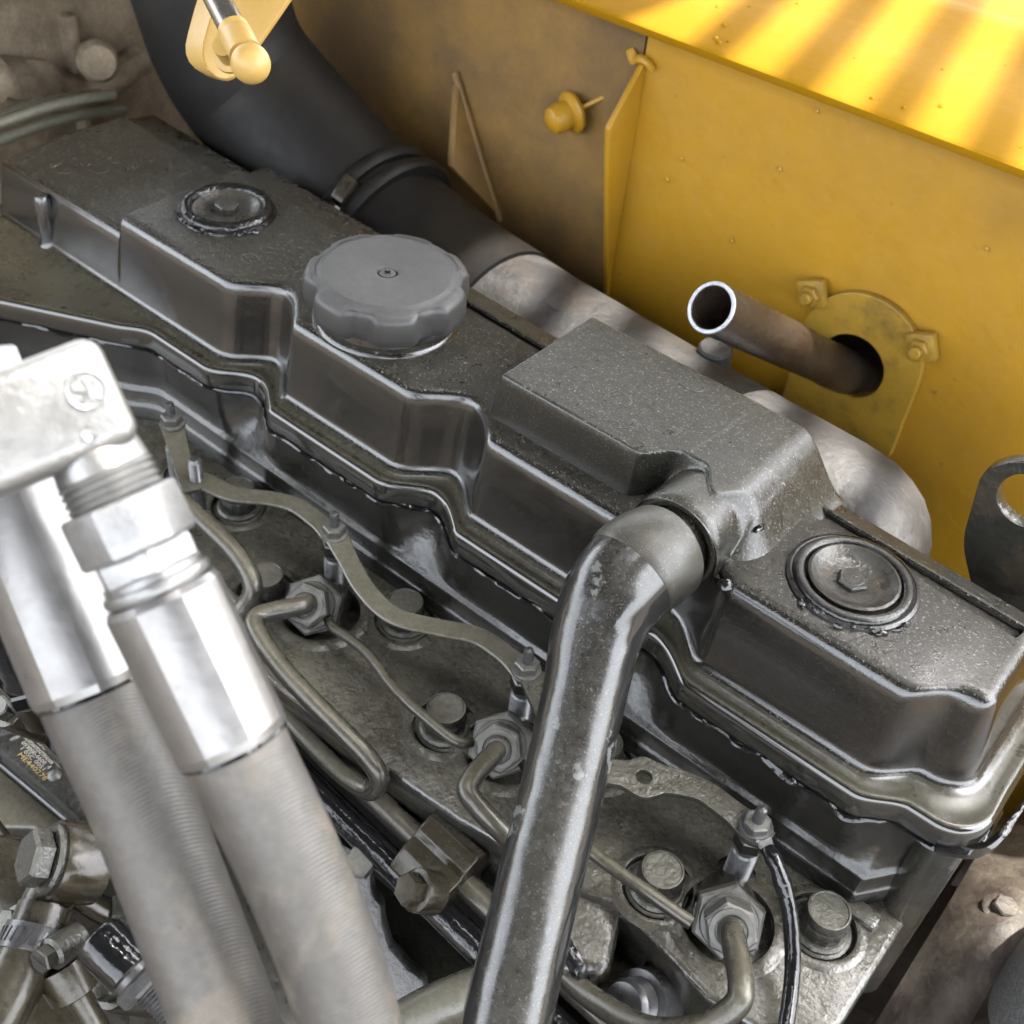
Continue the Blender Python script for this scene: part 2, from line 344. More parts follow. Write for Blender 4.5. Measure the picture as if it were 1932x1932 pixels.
# ================================================================== SETTING
# ground around the machine and the floor under the engine
b = MB(); b.box((0, 0, -1.32), (30, 30, 0.04)); kind(link('ground', b.mesh('ground'), 'ground'))
b = MB(); n = 60; g = []
for i in range(n + 1):
    for j in range(n + 1):
        x = -1.1 + 1.9 * i / n; y = -0.62 + 1.0 * j / n
        h = noise.noise(V((x * 7, y * 7, 0))) * 0.012 + noise.noise(V((x * 22, y * 22, 3))) * 0.005
        g.append((x, y, -0.42 + h))
b.add(g, [(i * (n + 1) + j, (i + 1) * (n + 1) + j, (i + 1) * (n + 1) + j + 1, i * (n + 1) + j + 1) for i in range(n) for j in range(n)])
kind(link('engine_bay_floor', b.mesh('floor'), 'oilfloor'))

b = MB(); b.box((0, -1.45, 2.42), (10, 2.7, 0.03)); b.box((-3.4, 1.95, 2.42), (4.4, 4.1, 0.03)); kind(link('shade_roof', b.mesh('roof'), 'shadepanel'))  # unseen slabs added to block sky and narrow the reflected highlights

# yellow side wall of the bay (panel either side of the gusset)
wall = thing('side_wall', 'yellow painted steel side wall of the engine bay behind the engine', 'wall', (0, 0.33, -0.42))
HX, HZ, HR = -0.064, -0.006, 0.0258                # hole for the tail pipe
p0 = ony(1613, 684, 0.33); HX, HZ = p0.x, p0.z
me = plate2d([(-0.286, -0.42), (0.62, -0.42), (0.62, 0.178), (-0.286, 0.178)], [circle(HX, HZ, HR, 40)], 0.004, 0.0)
link('wall_panel', place(me, (0, 0.332, 0), (1, 0, 0), (0, 0, 1)), 'yellow', wall)
b = MB(); b.box((-0.7445, 0.332, -0.121), (0.913, 0.004, 0.598)); o = link('wall_panel', b.mesh('wp2'), 'grime', wall); o['label'] = 'brown grimy rear panel of the yellow wall'
# obround washer plate round the hole
c = []
for k in range(25): a = math.pi * k / 24; c.append((HX + 0.003 + 0.046 * math.cos(a), HZ + 0.012 + 0.046 * math.sin(a)))
c += [(HX - 0.043, HZ - 0.055), (HX + 0.049, HZ - 0.055)]
me = plate2d(c, [circle(HX, HZ, HR, 40)], 0.005, 0.0008)
o = link('hole_plate', place(me, (0, 0.3265, 0), (1, 0, 0), (0, 0, 1)), 'khaki', wall)
for u, v in ((1540, 548), (1745, 648)):
    p = ony(u, v, 0.328)
    b = MB(); b.box(p + V((0, -0.0045, 0)), (0.021, 0.009, 0.021), (V((0.9, 0, 0.43)), V((0, 1, 0)), V((-0.43, 0, 0.9))))
    q = link('square_nut', b.mesh('sqn', 0.0025), 'khaki', wall)
    b = MB(); b.hexp(0.0078, 0.008, 0.0135, p, (0, -1, 0), 6, 0.12, 0.2); b.lathe([(0.0045, 0.012), (0.0045, 0.0175), (0.0036, 0.0185)], p, (0, -1, 0), 20); link('stud', b.mesh('st'), 'khaki', wall)
b = MB(); b.box((-0.29, 0.46, -0.13), (1.82, 0.006, 0.56)); link('dark_backing', b.mesh('dbacking'), 'void', wall)  # black sheet added behind the wall so the pipe hole looks dark
# gusset plates
def gusset(pts, nx, m):
    b = MB(); b.prism(pts, (nx, 0, 0)); return link('gusset', b.mesh('gus', 0.0012), m, wall)
gusset([(-0.288, 0.3295, 0.150), (-0.288, 0.293, 0.107), (-0.288, 0.296, 0.09), (-0.288, 0.3295, -0.06)], 0.005, 'yellow')
t = ony(855, 132, 0.3295); lo = ony(843, 312, 0.285); lo2 = ony(940, 412, 0.3295)
b = MB(); b.loft([[t, lo, lo2], [p + V((0.006, 0.001, 0)) for p in (t, lo, lo2)]], True, True, True); link('gusset', b.mesh('g2', 0.001), 'grime', wall)
b = MB(); b.tube([t + V((0.004, -0.003, 0)), (t + lo2) / 2 + V((0.005, -0.004, 0.0)), lo2 + V((0.004, -0.003, 0))], 0.0035, 10); link('weld_edge', b.mesh('we'), 'grime', wall)
b = MB(); q = V((-0.287, 0.322, 0.148))
b.tube([q + V((-0.010, 0.004, 0.005)), q + V((-0.004, 0.003, -0.001)), q + V((0.004, 0.003, 0.001)), q + V((0.012, 0.005, -0.003))], [0.002, 0.0045, 0.004, 0.0015], 10, rough=0.9); link('weld_bead', b.mesh('wb'), 'yellow', wall)
# small paint runs and welds on the wall
for u, v in ((1285, 300), (1380, 455), (1258, 340), (1470, 320), (1860, 470), (1540, 210)):
    p = ony(u, v, 0.3285); b = MB(); b.lathe([(0.0004, 0), (0.0018, 0.0004), (0.0012, 0.0010), (0.0003, 0.0012)], p + V((0, 0.0008, 0)), (0, -1, 0.2), 10); link('paint_blob', b.mesh('pb'), 'yellow', wall)
# bump stop knob on a stem
kn = thing('bump_stop', 'small yellow painted knob on a stem sticking out of the grimy wall', 'knob', ony(1095, 205, 0.329))
p = ony(1095, 205, 0.329); ax = V((-0.35, -1.0, -0.25)).normalized()
b = MB(); b.tube([p + V((0.02, 0.004, 0.016)), p + ax * 0.014], 0.002, 8, smooth=False); link('stem', b.mesh('stem'), 'yellow', kn)
b = MB(); b.lathe([(0.006, 0.004), (0.0155, 0.005), (0.0165, 0.008), (0.0155, 0.010), (0.011, 0.012), (0.0115, 0.02), (0.010, 0.026), (0.006, 0.029), (0.0015, 0.0295)], p, ax, 28); link('knob', b.mesh('knob'), 'yellow', kn)

# top rail of the wall
rail = thing('top_rail', 'sunlit glossy yellow top rail with striped shadows along the wall', 'rail', (0, 0.3, 0.16))
prof = [(0.301, 0.1765), (0.300, 0.179), (0.3003, 0.1815), (0.303, 0.183), (0.40, 0.1835), (0.470, 0.185), (0.495, 0.189), (0.515, 0.1885), (0.535, 0.183), (0.56, 0.178), (0.72, 0.170), (0.72, 0.166), (0.56, 0.174), (0.527, 0.178), (0.510, 0.1825), (0.40, 0.1785), (0.305, 0.1775)]
b = MB(); b.loft([[(x, y, z) for y, z in prof] for x in (-1.2, 0.62)], True, True, True); link('rail_sheet', b.mesh('rail', sharp=50), 'railyellow', rail)
random.seed(3)
bl = MB(); bl.lathe([(0.0004, 0), (0.0011, 0.0003), (0.0007, 0.0008), (0.0002, 0.001)], (0, 0, 0), (0, 0, 1), 8); bme = bl.mesh('blob')
for k in range(26):
    x = random.uniform(-0.33, 0.03); y = random.uniform(0.31, 0.46)
    o = link('paint_nib', bme, 'railyellow', rail); o.matrix_parent_inverse = rail.matrix_basis.inverted(); o.location = (x, y, 0.1828); s = random.uniform(0.6, 1.9); o.scale = (s, s * random.uniform(0.8, 1.6), s * 1.3)

# unseen open hood: slats throw the stripes, panels notched and extended to block sun and sky
hood = thing('engine_hood', 'unseen open yellow engine hood with slatted vent, panels shaped to shade the bay', 'hood', (0, 0.4, 1.3))
def hp(x0, x1, y0, y1, nm='hood_shade_panel'):
    b = MB(); b.box(((x0 + x1) / 2, (y0 + y1) / 2, 1.3), (x1 - x0, y1 - y0, 0.004)); return link(nm, b.mesh(nm), 'shadepanel', hood)
hp(-0.70, 0.082, 0.0, 0.60); hp(0.082, 0.158, 0.137, 0.60); hp(0.158, 0.85, -0.06, 0.60); hp(-0.70, -0.03, 0.60, 1.10); hp(0.58, 0.85, 0.60, 1.10)
sd = V((-0.22, 0.975, 0)).normalized()
for k in range(0, 10):
    x = 0.0265 + 0.065 * k
    b = MB(); b.box(V((x - 0.028, 0.853, 1.3)), (0.030, 0.545, 0.004), (V((sd.y, -sd.x, 0)), sd, V((0, 0, 1)))); link('slat', b.mesh('slat'), 'yellow', hood)
hp(-2.2, 0.85, 1.10, 2.3, 'hood_shade_panel'); hp(-2.2, -0.70, 0.0, 1.10)

# ================================================================== CYLINDER HEAD
head = thing('cylinder_head', 'oily dark grey cast cylinder head below the valve cover', 'engine head', (-0.15, -0.06, -0.2))
ZD = -0.080
BOLTS = [(-0.327, -0.032), (-0.175, -0.029), (-0.022, -0.029), (0.124, -0.033), (-0.253, -0.073), (-0.102, -0.072), (0.048, -0.072)]
INJ = [V((-0.217, -0.064, -0.070)), V((-0.066, -0.064, -0.070)), V((0.086, -0.067, -0.070))]
IDIR = V((0.311, -0.633, 0.709)).normalized()
GLOW = [(-0.381, -0.039), (-0.228, -0.037), (-0.074, -0.038), (0.075, -0.037)]
b = MB(); b.prism([(-0.56, 0.012, ZD), (-0.56, -0.118, ZD), (-0.14, -0.118, ZD), (-0.055, -0.112, ZD), (0.02, -0.100, ZD), (0.04, -0.093, ZD), (0.10, -0.104, ZD), (0.150, -0.098, ZD), (0.157, -0.07, ZD), (0.157, 0.012, ZD)], (0, 0, -0.05))
deck = link('deck', b.mesh('deck', 0.004, 3), 'head', head)
cuts = []
def cutter(prof, org, axis, n):
    c_ = MB(); c_.lathe(prof, org, axis, n); o_ = link('cutter', c_.mesh('cutter'), None); cuts.append(o_)
    md = deck.modifiers.new('hole', 'BOOLEAN'); md.operation = 'DIFFERENCE'; md.solver = 'EXACT'; md.object = o_
for x, y in BOLTS: cutter([(0.0185, -0.004), (0.0185, 0.05)], (x, y, ZD), (0, 0, 1), 36)
for p in INJ: cutter([(0.0235, -0.012), (0.0235, 0.06)], (p.x, p.y + 0.004, ZD), (0, 0, 1), 40)
for x, y in GLOW: cutter([(0.011, -0.0035), (0.011, 0.05)], (x, y, ZD), (0, 0, 1), 24)
bpy.context.view_layer.update()
dg = bpy.context.evaluated_depsgraph_get(); nm = bpy.data.meshes.new_from_object(deck.evaluated_get(dg))
print('deck polys', len(nm.polygons))
deck.modifiers.clear(); deck.data = nm
for o_ in cuts: bpy.data.objects.remove(o_)
nm.materials.clear(); nm.materials.append(M['head'])
for p in nm.polygons: p.use_smooth = True
nm.set_sharp_from_angle(angle=math.radians(30))
def torus_prof(R, r, z0=0.0, a0=0, a1=360, k=12): return [(R + r * math.cos(math.radians(a0 + (a1 - a0) * i / k)), z0 + r * math.sin(math.radians(a0 + (a1 - a0) * i / k))) for i in range(k + 1)]
lip = MB(); lip.lathe([(0.0184, -0.003), (0.0184, 0.0), (0.0190, 0.0011), (0.0205, 0.0014), (0.0225, 0.0009), (0.0255, -0.0004)], (0, 0, 0), (0, 0, 1), 40, False, False); lipm = lip.mesh('lip')
for x, y in BOLTS: o = link('bolt_seat', lipm, 'head', head); o.location = (x, y, ZD); o.matrix_parent_inverse = head.matrix_basis.inverted()
lip = MB(); lip.lathe([(0.0234, -0.006), (0.0234, 0.0), (0.0242, 0.0012), (0.026, 0.0016), (0.029, 0.001), (0.033, -0.0004)], (0, 0, 0), (0, 0, 1), 44, False, False); lipm2 = lip.mesh('lip2')
for p in INJ: o = link('injector_seat', lipm2, 'head', head); o.location = (p.x, p.y + 0.004, ZD); o.matrix_parent_inverse = head.matrix_basis.inverted()
# head bolts
bw = MB(); bw.lathe([(0.0165, 0), (0.0168, 0.0006), (0.0168, 0.0026), (0.016, 0.0032), (0.0112, 0.0034)], n=36); bwm = bw.mesh('bolt_washer')
bh = MB(); bh.lathe([(0.0150, 0.0034), (0.0150, 0.0048), (0.0135, 0.0062)], n=36)
bh.lathe([(0.0122, 0.006), (0.0126, 0.007), (0.0126, 0.0145), (0.0116, 0.0160)], n=48, rfun=lambda a, h: 1 - 0.05 * abs(math.sin(6 * a)) if h < 0.0155 else 1)
bh.lathe([(0.0116, 0.0158), (0.0117, 0.0205), (0.0110, 0.0220), (0.0102, 0.0222), (0.0098, 0.0216), (0.0, 0.0216)], n=40, cap1=False); bhm = bh.mesh('bolt_head')
for x, y in BOLTS:
    o = link('head_bolt', bhm, 'bolt', head); o.location = (x, y, ZD - 0.004); o.matrix_parent_inverse = head.matrix_basis.inverted(); o.rotation_euler.z = random.uniform(0, 6)
    q = bpy.data.objects.new('washer', bwm); col.objects.link(q); q.parent = o
    if not bwm.materials: bwm.materials.append(M['bolt'])

# ---- outline functions of the valve cover along x
NOT = [-0.347, -0.187, -0.027]
def notch(x, k=0.034):
    s = 0.0
    for c in NOT:
        q = (x - c) / k
        if abs(q) < 1: s = max(s, (1 - q * q) ** 2 * (1 + 0.35 * q * (1 - q)) if q < 0 else (1 - q * q) ** 1.5)
    return min(s, 1.0)
def Fo(x):                                                # flange edge
    y = -0.012 + 0.017 * notch(x) + 0.013 * sm((x - 0.106) / 0.028)
    if x < -0.425: y = min(y, -0.012) - max(0, -0.432 - x) * 0.50 * sm((-0.425 - x) / 0.03)
    return max(y, -0.10)
def Wo(x):                                                # wall foot
    y = 0.0045 + 0.021 * notch(x) + 0.019 * sm((x - 0.102) / 0.026)
    return y
def Bo(x): return 0.113 + (0.137 - x) * 0.054             # back
ZT, ZL, XS = 0.057, 0.044, -0.488
def zt(x): return ZL + (ZT - ZL) * sm((x - XS + 0.0015) / 0.005)
xs = sorted(set([round(-0.63 + 0.0025 * i, 5) for i in range(int((0.131 + 0.63) / 0.0025) + 1)] + [XS - 0.0015 + 0.0005 * k for k in range(12)]))
xs = [x for x in xs if x <= 0.1311]
nF = len(xs)
loop = []                                                 # (outer, wall, inward dir, section weight 0 front .. 1 back, x for height)
for x in xs: loop.append((V((x, Fo(x))), V((x, Wo(x))), V((0, 1)), 0.0, x))
cf = xs[-1]
for k in range(1, 13):
    a = -math.pi / 2 + math.pi / 2 * k / 12; d = V((math.cos(a), math.sin(a)))
    loop.append((V((cf + 0.012, Fo(cf) + 0.024)) + d * 0.024, V((cf, Wo(cf) + 0.0175)) + d * 0.0175, -d, 0.0, cf))
for y in (0.045, 0.055, 0.065, 0.075): loop.append((V((cf + 0.036, y)), V((cf + 0.0175, y)), V((-1, 0)), 0.0, cf))
yb = Bo(cf)
for k in range(0, 9):
    a = math.pi / 2 * k / 8; d = V((math.cos(a), math.sin(a)))
    loop.append((V((cf + 0.018, yb - 0.006)) + d * 0.018, V((cf, yb - 0.0175)) + d * 0.0175, -d, k / 8, cf))
for x in reversed(xs): loop.append((V((x, Bo(x) + 0.012)), V((x, Bo(x))), V((0, -1)), 1.0, x))
loop.append((V((-0.66, 0.08)), V((-0.648, 0.08)), V((1, 0)), 0.0, -0.63))
def P2(v, z): return V((v.x, v.y, z))
cover = thing('valve_cover', 'dusty black cast valve cover with stepped top and scalloped flange', 'valve cover', (-0.15, 0.05, -0.014))
# flange
rings = []
for kz, f in ((-0.014, 0), (-0.0035, 0), (-0.0012, 0.0009), (0.0002, 0.003), (0.0004, 0.0045), (-0.0008, 0.0075), (-0.0008, -0.0075), (0.0006, -0.0045), (0.0012, -0.0032)):
    r = []
    for o_, w_, d_, s_, x_ in loop:
        r.append(P2(o_ + (w_ - o_).normalized() * f if f >= 0 else w_ + (w_ - o_).normalized() * f, kz))
    rings.append(r)
b = MB(); b.loft(rings); link('flange', b.mesh('flange', sharp=60), 'flange', cover)
# body
fr_ = [(-0.0034, 0.0010, 0), (-0.0012, 0.0022, 0), (0.0, 0.0055, 0), (0.0030, 0.5, 2), (0.0060, -0.0100, 1), (0.0070, -0.0060, 1), (0.0088, -0.0026, 1), (0.0118, -0.0006, 1), (0.0155, 0.0, 1)]
bk_ = [(-0.0034, 0.0010, 0), (-0.0012, 0.0022, 0), (0.0, 0.0055, 0), (0.0010, 0.5, 2), (0.0020, -0.0130, 1), (0.0028, -0.0085, 1), (0.0050, -0.0062, 1), (0.0285, -0.0052, 1), (0.0320, 0.0, 1)]
def zz(m, z, x): return z if m == 0 else (zt(x) + z if m == 1 else zt(x) * z)
rings = []
for (fa, fz, fm), (ba, bz, bm_) in zip(fr_, bk_):
    r = []
    for o_, w_, d_, s_, x_ in loop:
        off = fa + (ba - fa) * s_; z = zz(fm, fz, x_) * (1 - s_) + zz(bm_, bz, x_) * s_
        q_ = w_ + V((d_.x * fa, d_.y * ba)) if 0 < s_ < 1 and d_.y < -0.01 else w_ + d_ * off
        r.append(P2(q_, z))
    rings.append(r)
b = MB(); b.loft(rings); N = len(loop); base = (len(rings) - 1) * N
for j in range(nF - 1): b.f.append((base + j, base + j + 1, base + N - 2 - (j + 1), base + N - 2 - j))
b.f.append(tuple(base + j for j in range(nF - 1, N - 1 - nF + 1)))
b.f.append((base + 0, base + N - 2, base + N - 1))
link('cover_body', b.mesh('cover_body', sharp=50), 'cover', cover)
# two ribs on the back strip and a rounded rib on the front wall
for x0, x1, dy in ((0.006, 0.138, 0.026), (-0.30, -0.172, 0.030)):
    b = MB(); b.tube([(x0, Bo(x0) - dy + 0.008, ZT - 0.0048), (x1, Bo(x1) - dy + 0.008, ZT - 0.0048)], 0.0026, 10, smooth=False); link('rib', b.mesh('rib'), 'cover', cover)
b = MB(); b.lathe([(0.0085, 0.0005), (0.0068, 0.003), (0.0064, 0.008), (0.0064, 0.036), (0.0045, 0.0395), (0.0, 0.041)], (-0.573, 0.0065, 0.0), (0, 0, 1), 20, False, False); link('corner_rib', b.mesh('cr'), 'cover', cover)
# raised breather box
def box_height(x, y):
    def rp(d, w_): return sm(d / w_)
    bump = math.exp(-((x + 0.047) / 0.017) ** 4)
    yf = 0.0295 + 0.018 * bump - 0.013 * sm((x + 0.020) / 0.02)
    wf = 0.0075 + 0.030 * sm((x + 0.024) / 0.018)
    k = rp(x + 0.1705, 0.0075) * rp(y - yf + 0.0035, wf) * rp(0.1235 - y, 0.007) * rp(0.021 - x, 0.040)
    z1 = 0.0500 + 0.0352 * k
    dx = x + 0.0300; z2 = -1
    if abs(dx) < 0.0268 and y > 0.0135: z2 = 0.0595 + math.sqrt(max(0.0268 ** 2 - dx * dx, 0)) - 0.0015 - 0.08 * max(0, y - 0.03)
    h = max(0.0, min(1.0, 0.5 + 0.5 * (z1 - z2) / 0.012)); return z2 + (z1 - z2) * h + 0.007 * h * (1 - h)
b = MB(); nx, ny = 250, 138; X0, X1, Y0, Y1 = -0.176, 0.024, 0.014, 0.1255
vv = [V((X0 + (X1 - X0) * i / nx, Y0 + (Y1 - Y0) * j / ny, 0)) for i in range(nx + 1) for j in range(ny + 1)]
for p in vv: p.z = box_height(p.x, p.y)
ff = []
for i in range(nx):
    for j in range(ny):
        q = (i * (ny + 1) + j, (i + 1) * (ny + 1) + j, (i + 1) * (ny + 1) + j + 1, i * (ny + 1) + j + 1)
        if max(vv[k].z for k in q) > 0.0508: ff.append(q)
b.add(vv, ff); me = b.mesh('bbox', sharp=80)
bm = bmesh.new(); bm.from_mesh(me); bmesh.ops.delete(bm, geom=[v for v in bm.verts if not v.link_faces], context='VERTS'); bm.to_mesh(me); bm.free()
link('breather_box', me, 'boxpaint', cover)
# boss for the breather hose (runs towards -y)
BC = V((-0.0300, 0.018, 0.0595))
b = MB(); b.lathe([(0.0255, -0.020), (0.0262, -0.010), (0.0267, -0.002), (0.0264, 0.002), (0.025, 0.0042), (0.0232, 0.0048), (0.0215, 0.004), (0.0205, 0.0), (0.0205, -0.01)], BC, (0, -1, 0.02), 48, False, True); link('hose_boss', b.mesh('boss'), 'boxpaint', cover)
# wet blobs of sealant on the casting
def blob(p, r, m='gloss', par=cover, nm='sealant_blob', sq=(1, 1, 0.5)):
    b = MB(); pr = [(math.sin(math.pi * k / 8), -math.cos(math.pi * k / 8)) for k in range(9)]; b.lathe([(max(q[0] * r, 1e-5), q[1] * r) for q in pr], (0, 0, 0), (0, 0, 1), 16)
    for i, q in enumerate(b.v): b.v[i] = V((q.x * sq[0], q.y * sq[1], q.z * sq[2])) * (1 + 0.35 * noise.noise(q * (1.3 / r) + V(p) * 50)) + V(p)
    return link(nm, b.mesh('blob'), m, par)
blob((0.004, 0.012, 0.0545), 0.0042, sq=(1, 1, 0.8)); blob((0.0, 0.046, box_height(0.0, 0.046)), 0.0035, sq=(0.7, 1.3, 0.3))
# sealant line squeezed out under the flange
pts = []; rad = []
random.seed(5)
front = [l for l in loop[:nF + 14] if l[0].x > -0.56]
for k, (o_, w_, d_, s_, x_) in enumerate(front[::2]):
    nn = noise.noise(V((o_.x * 60, 1, 2))); n2 = noise.noise(V((o_.x * 240, 5, 2)))
    q = o_ - d_ * (0.0004 + 0.0012 * n2); pts.append(V((q.x, q.y, -0.0165 - 0.0022 * nn + 0.001 * n2))); rad.append(0.0013 + 0.0009 * max(0, nn) + 0.0006 * abs(n2))
b = MB(); b.tube(pts, rad, 7, 2, rough=0.5); link('sealant_bead', b.mesh('bead'), 'gloss', cover)
b = MB(); b.tube([(0.150, 0.0, -0.014), (0.166, 0.012, -0.0145), (0.172, 0.03, -0.014), (0.173, 0.055, -0.012)], [0.002, 0.003, 0.0022, 0.001], 7, 6, rough=0.6); link('sealant_bead', b.mesh('bead2'), 'gloss', cover)

# grommets: rubber ring, dished washer and hex head
def grommet(x, y, hexz, tilt, seed, bead=0.0046, m='ring'):
    b = MB(); z = ZT
    b.lathe([(0.0345, -0.0006), (0.034, 0.0012), (0.0322, 0.0022), (0.0322, 0.0018)] + torus_prof(0.0278, bead, 0.0022 - (0.0046 - bead), 10, 190, 12) + [(0.0225, 0.0)], (x, y, z), (0, 0, 1), 64, False, False, rfun=lambda a, h: 1 + 0.006 * noise.noise(V((math.cos(a) * 4 + seed, math.sin(a) * 4, h * 300))))
    g = link('grommet', b.mesh('grom'), m, cover)
    b = MB(); b.lathe([(0.0236, 0.0036), (0.0222, 0.0042), (0.0205, 0.0030), (0.0175, 0.0008), (0.0135, -0.0002), (0.0, -0.0004)], (x, y, z + 0.0006), (0, 0, 1), 48, False, False); d = link('dished_washer', b.mesh('dish'), 'dish', g)
    b = MB(); b.hexp(0.0085, 0.0, hexz, (x, y, z + 0.0002), (tilt, 0, 1), 6, 0.1, 0.4); b.lathe([(0.0060, hexz - 0.0004), (0.0052, hexz + 0.0002)], (x, y, z + 0.0002), (tilt, 0, 1), 20); link('hex_head', b.mesh('hexh'), 'dish', g)
    random.seed(seed)
    for k in range(9):                                    # ragged squeezed-out sealant along the camera-side rim
        a = math.radians(random.uniform(-150, -20)); R0 = random.uniform(0.0325, 0.0355); L = random.uniform(0.10, 0.35)
        pts = [V((x + (R0 + random.uniform(-0.001, 0.0012)) * math.cos(a + L * t), y + (R0 + random.uniform(-0.001, 0.0012)) * math.sin(a + L * t), z + random.uniform(0.0006, 0.0022))) for t in (0, 0.25, 0.5, 0.75, 1)]
        b = MB(); b.tube(pts, [0.0003, 0.0011, 0.0014, 0.0009, 0.0003], 6, 4); link('sealant_curl', b.mesh('curl'), 'gloss', g)
grommet(-0.443, 0.070, 0.0062, 0.05, 11); grommet(0.052, 0.058, 0.0028, 0.0, 23, 0.0034, 'dustring')
# smudged water marks: thin dried rims left by drops
random.seed(12)
for k in range(10):
    x = random.choice([random.uniform(-0.64, -0.50), random.uniform(-0.20, 0.10), random.uniform(-0.42, -0.33)]); y = random.uniform(0.035, 0.09)
    if -0.166 < x < 0.015: z = 0.0853; x = random.uniform(-0.15, -0.03); y = random.uniform(0.06, 0.105)
    else: z = zt(x)
    if (V((x, y)) - V((-0.443, 0.07))).length < 0.04 or (V((x, y)) - V((0.052, 0.058))).length < 0.04: continue
    pts = []; R0 = random.uniform(0.004, 0.009); ph = random.uniform(0, 6); e = random.uniform(0.5, 0.9)
    for t in range(14):
        a = ph + 4.6 * t / 13; q = R0 * (1 + 0.25 * noise.noise(V((math.cos(a) * 2, math.sin(a) * 2, k))))
        pts.append(V((x + q * math.cos(a), y + q * e * math.sin(a), z)))
    b = MB(); b.tube(pts, 0.00022, 5, 3); link('dried_drop_mark', b.mesh('mark'), 'olive', cover)

# ---- upper head wall (camshaft carrier) under the flange
rings = []
lev = [(-0.0145, 0.005, 1.0), (-0.030, 0.0052, 0.95), (-0.042, 0.0055, 0.60), (-0.0515, 0.0055, 0.12), (-0.0545, 0.0045, 0.0), (-0.0560, 0.0026, 0.0), (-0.0575, 0.0020, 0.0), (-0.0665, 0.0018, 0.0), (-0.0680, 0.0002, 0), (-0.0695, -0.0008, 0), (-0.084, -0.0012, 0)]
for z, off, k in lev:
    r = []
    for o_, w_, d_, s_, x_ in loop[:nF + 16 + 9]:
        if s_ == 0 and d_.x == 0:
            y0 = -0.012; 
            if x_ < -0.425: y0 = Fo(x_)
            y = y0 + (Fo(x_) - y0) * k + off
            r.append(V((o_.x, y, z)))
        else: r.append(P2(o_ + d_ * (off + 0.003 + 0.004 * sm((-0.02 - z) / 0.03)), z))
    rings.append(r)
b = MB(); b.loft(rings, False); link('upper_wall', b.mesh('upper_wall', sharp=60), 'wallblack', head)
# corner post at the flywheel end
b = MB(); b.lathe([(0.011, 0), (0.0115, 0.002), (0.0115, 0.136), (0.0115, 0.1395)], (0.1515, 0.006, -0.155), (0.0, 0.05, 1), 24); link('corner_post', b.mesh('post'), 'head', head)
b = MB(); b.box((0.150, 0.07, -0.10), (0.016, 0.13, 0.17)); link('end_face', b.mesh('endf', 0.003), 'head', head)
b = MB(); b.box((0.1365, -0.012, -0.0795), (0.020, 0.012, 0.008)); link('cast_pad', b.mesh('pad', 0.003), 'head', head)
# port bosses on the outer side of the head
b = MB(); b.prism([(0.012, -0.060, -0.085), (0.040, -0.088, -0.085), (0.056, -0.122, -0.09), (0.030, -0.140, -0.092), (-0.006, -0.128, -0.09), (-0.010, -0.085, -0.085)], (0, 0, -0.06)); link('port_boss', b.mesh('pboss', 0.008, 4), 'head', head)
b = MB(); b.lathe([(0.016, 0), (0.0165, 0.002), (0.0165, 0.006), (0.013, 0.008), (0.010, 0.003), (0.0, 0.003)], at(1085, 1800, 0.60), (-0.35, -0.85, -0.2), 32, True, False); link('port_ring', b.mesh('pring'), 'gloss', head)
b = MB(); b.box((0.085, -0.125, -0.150), (0.13, 0.07, 0.06)); link('side_block', b.mesh('sblk', 0.006, 3), 'oilbrown', head)
pt = onz(1205, 1890, -0.105)
b = MB(); b.lathe([(0.016, -0.03), (0.016, 0.0)] + thread(0.0125, 0.0005, 0.0135, 0.0022) + [(0.011, 0.0145), (0.0, 0.015)], pt, (-0.25, -0.75, 0.6), 32, True, False); link('threaded_port', b.mesh('tport'), 'thread', head)

# engine block below the head
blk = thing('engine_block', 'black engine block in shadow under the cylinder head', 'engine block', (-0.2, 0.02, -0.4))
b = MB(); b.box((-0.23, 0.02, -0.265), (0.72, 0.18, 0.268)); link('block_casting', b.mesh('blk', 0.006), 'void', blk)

# ================================================================== OIL FILLER CAP
capx, capy = -0.277, 0.058
cap = thing('oil_filler_cap', 'round grey plastic oil filler cap with scalloped grip on the cover', 'oil cap', (capx, capy, ZT))
b = MB(); b.lathe([(0.0475, 0.0), (0.0462, 0.0006), (0.0450, 0.0028), (0.0440, 0.0034), (0.041, 0.0036), (0.039, 0.014)], (capx, capy, ZT - 0.0004), (0, 0, 1), 56, False, False); link('neck', b.mesh('neck'), 'cover', cap)
def scal(a, h):
    s = 0
    for k in range(7):
        d = (a - 0.42 - k * 2 * math.pi / 7 + math.pi) % (2 * math.pi) - math.pi
        s = max(s, math.exp(-(d / 0.17) ** 4))
    wgt = sm((h - 0.0) / 0.004) if h < 0.02 else 1.0
    return 1 - 0.105 * s * wgt
b = MB(); b.lathe([(0.044, 0.0105), (0.0500, 0.011), (0.0512, 0.0125), (0.0516, 0.017), (0.0512, 0.0265), (0.0500, 0.0295), (0.0478, 0.0312), (0.0440, 0.0320)], (capx, capy, ZT), (0, 0, 1), 140, True, False, scal); link('grip', b.mesh('grip', sharp=50), 'cap', cap)
b = MB(); b.lathe([(0.0460, 0.0312), (0.0412, 0.0322), (0.0404, 0.0331), (0.0392, 0.0334), (0.020, 0.0325), (0.0078, 0.0320), (0.0066, 0.0318), (0.0058, 0.0302), (0.0, 0.0300)], (capx, capy, ZT), (0, 0, 1), 72, False, False); link('top_disc', b.mesh('disc', sharp=40), 'cap', cap)
b = MB(); b.lathe([(0.0052, 0.0301), (0.0050, 0.0312), (0.0035, 0.0316), (0.0, 0.0317)], (capx, capy, ZT), (0, 0, 1), 24, False, False); sc_ = link('centre_screw', b.mesh('cs'), 'cap', cap)
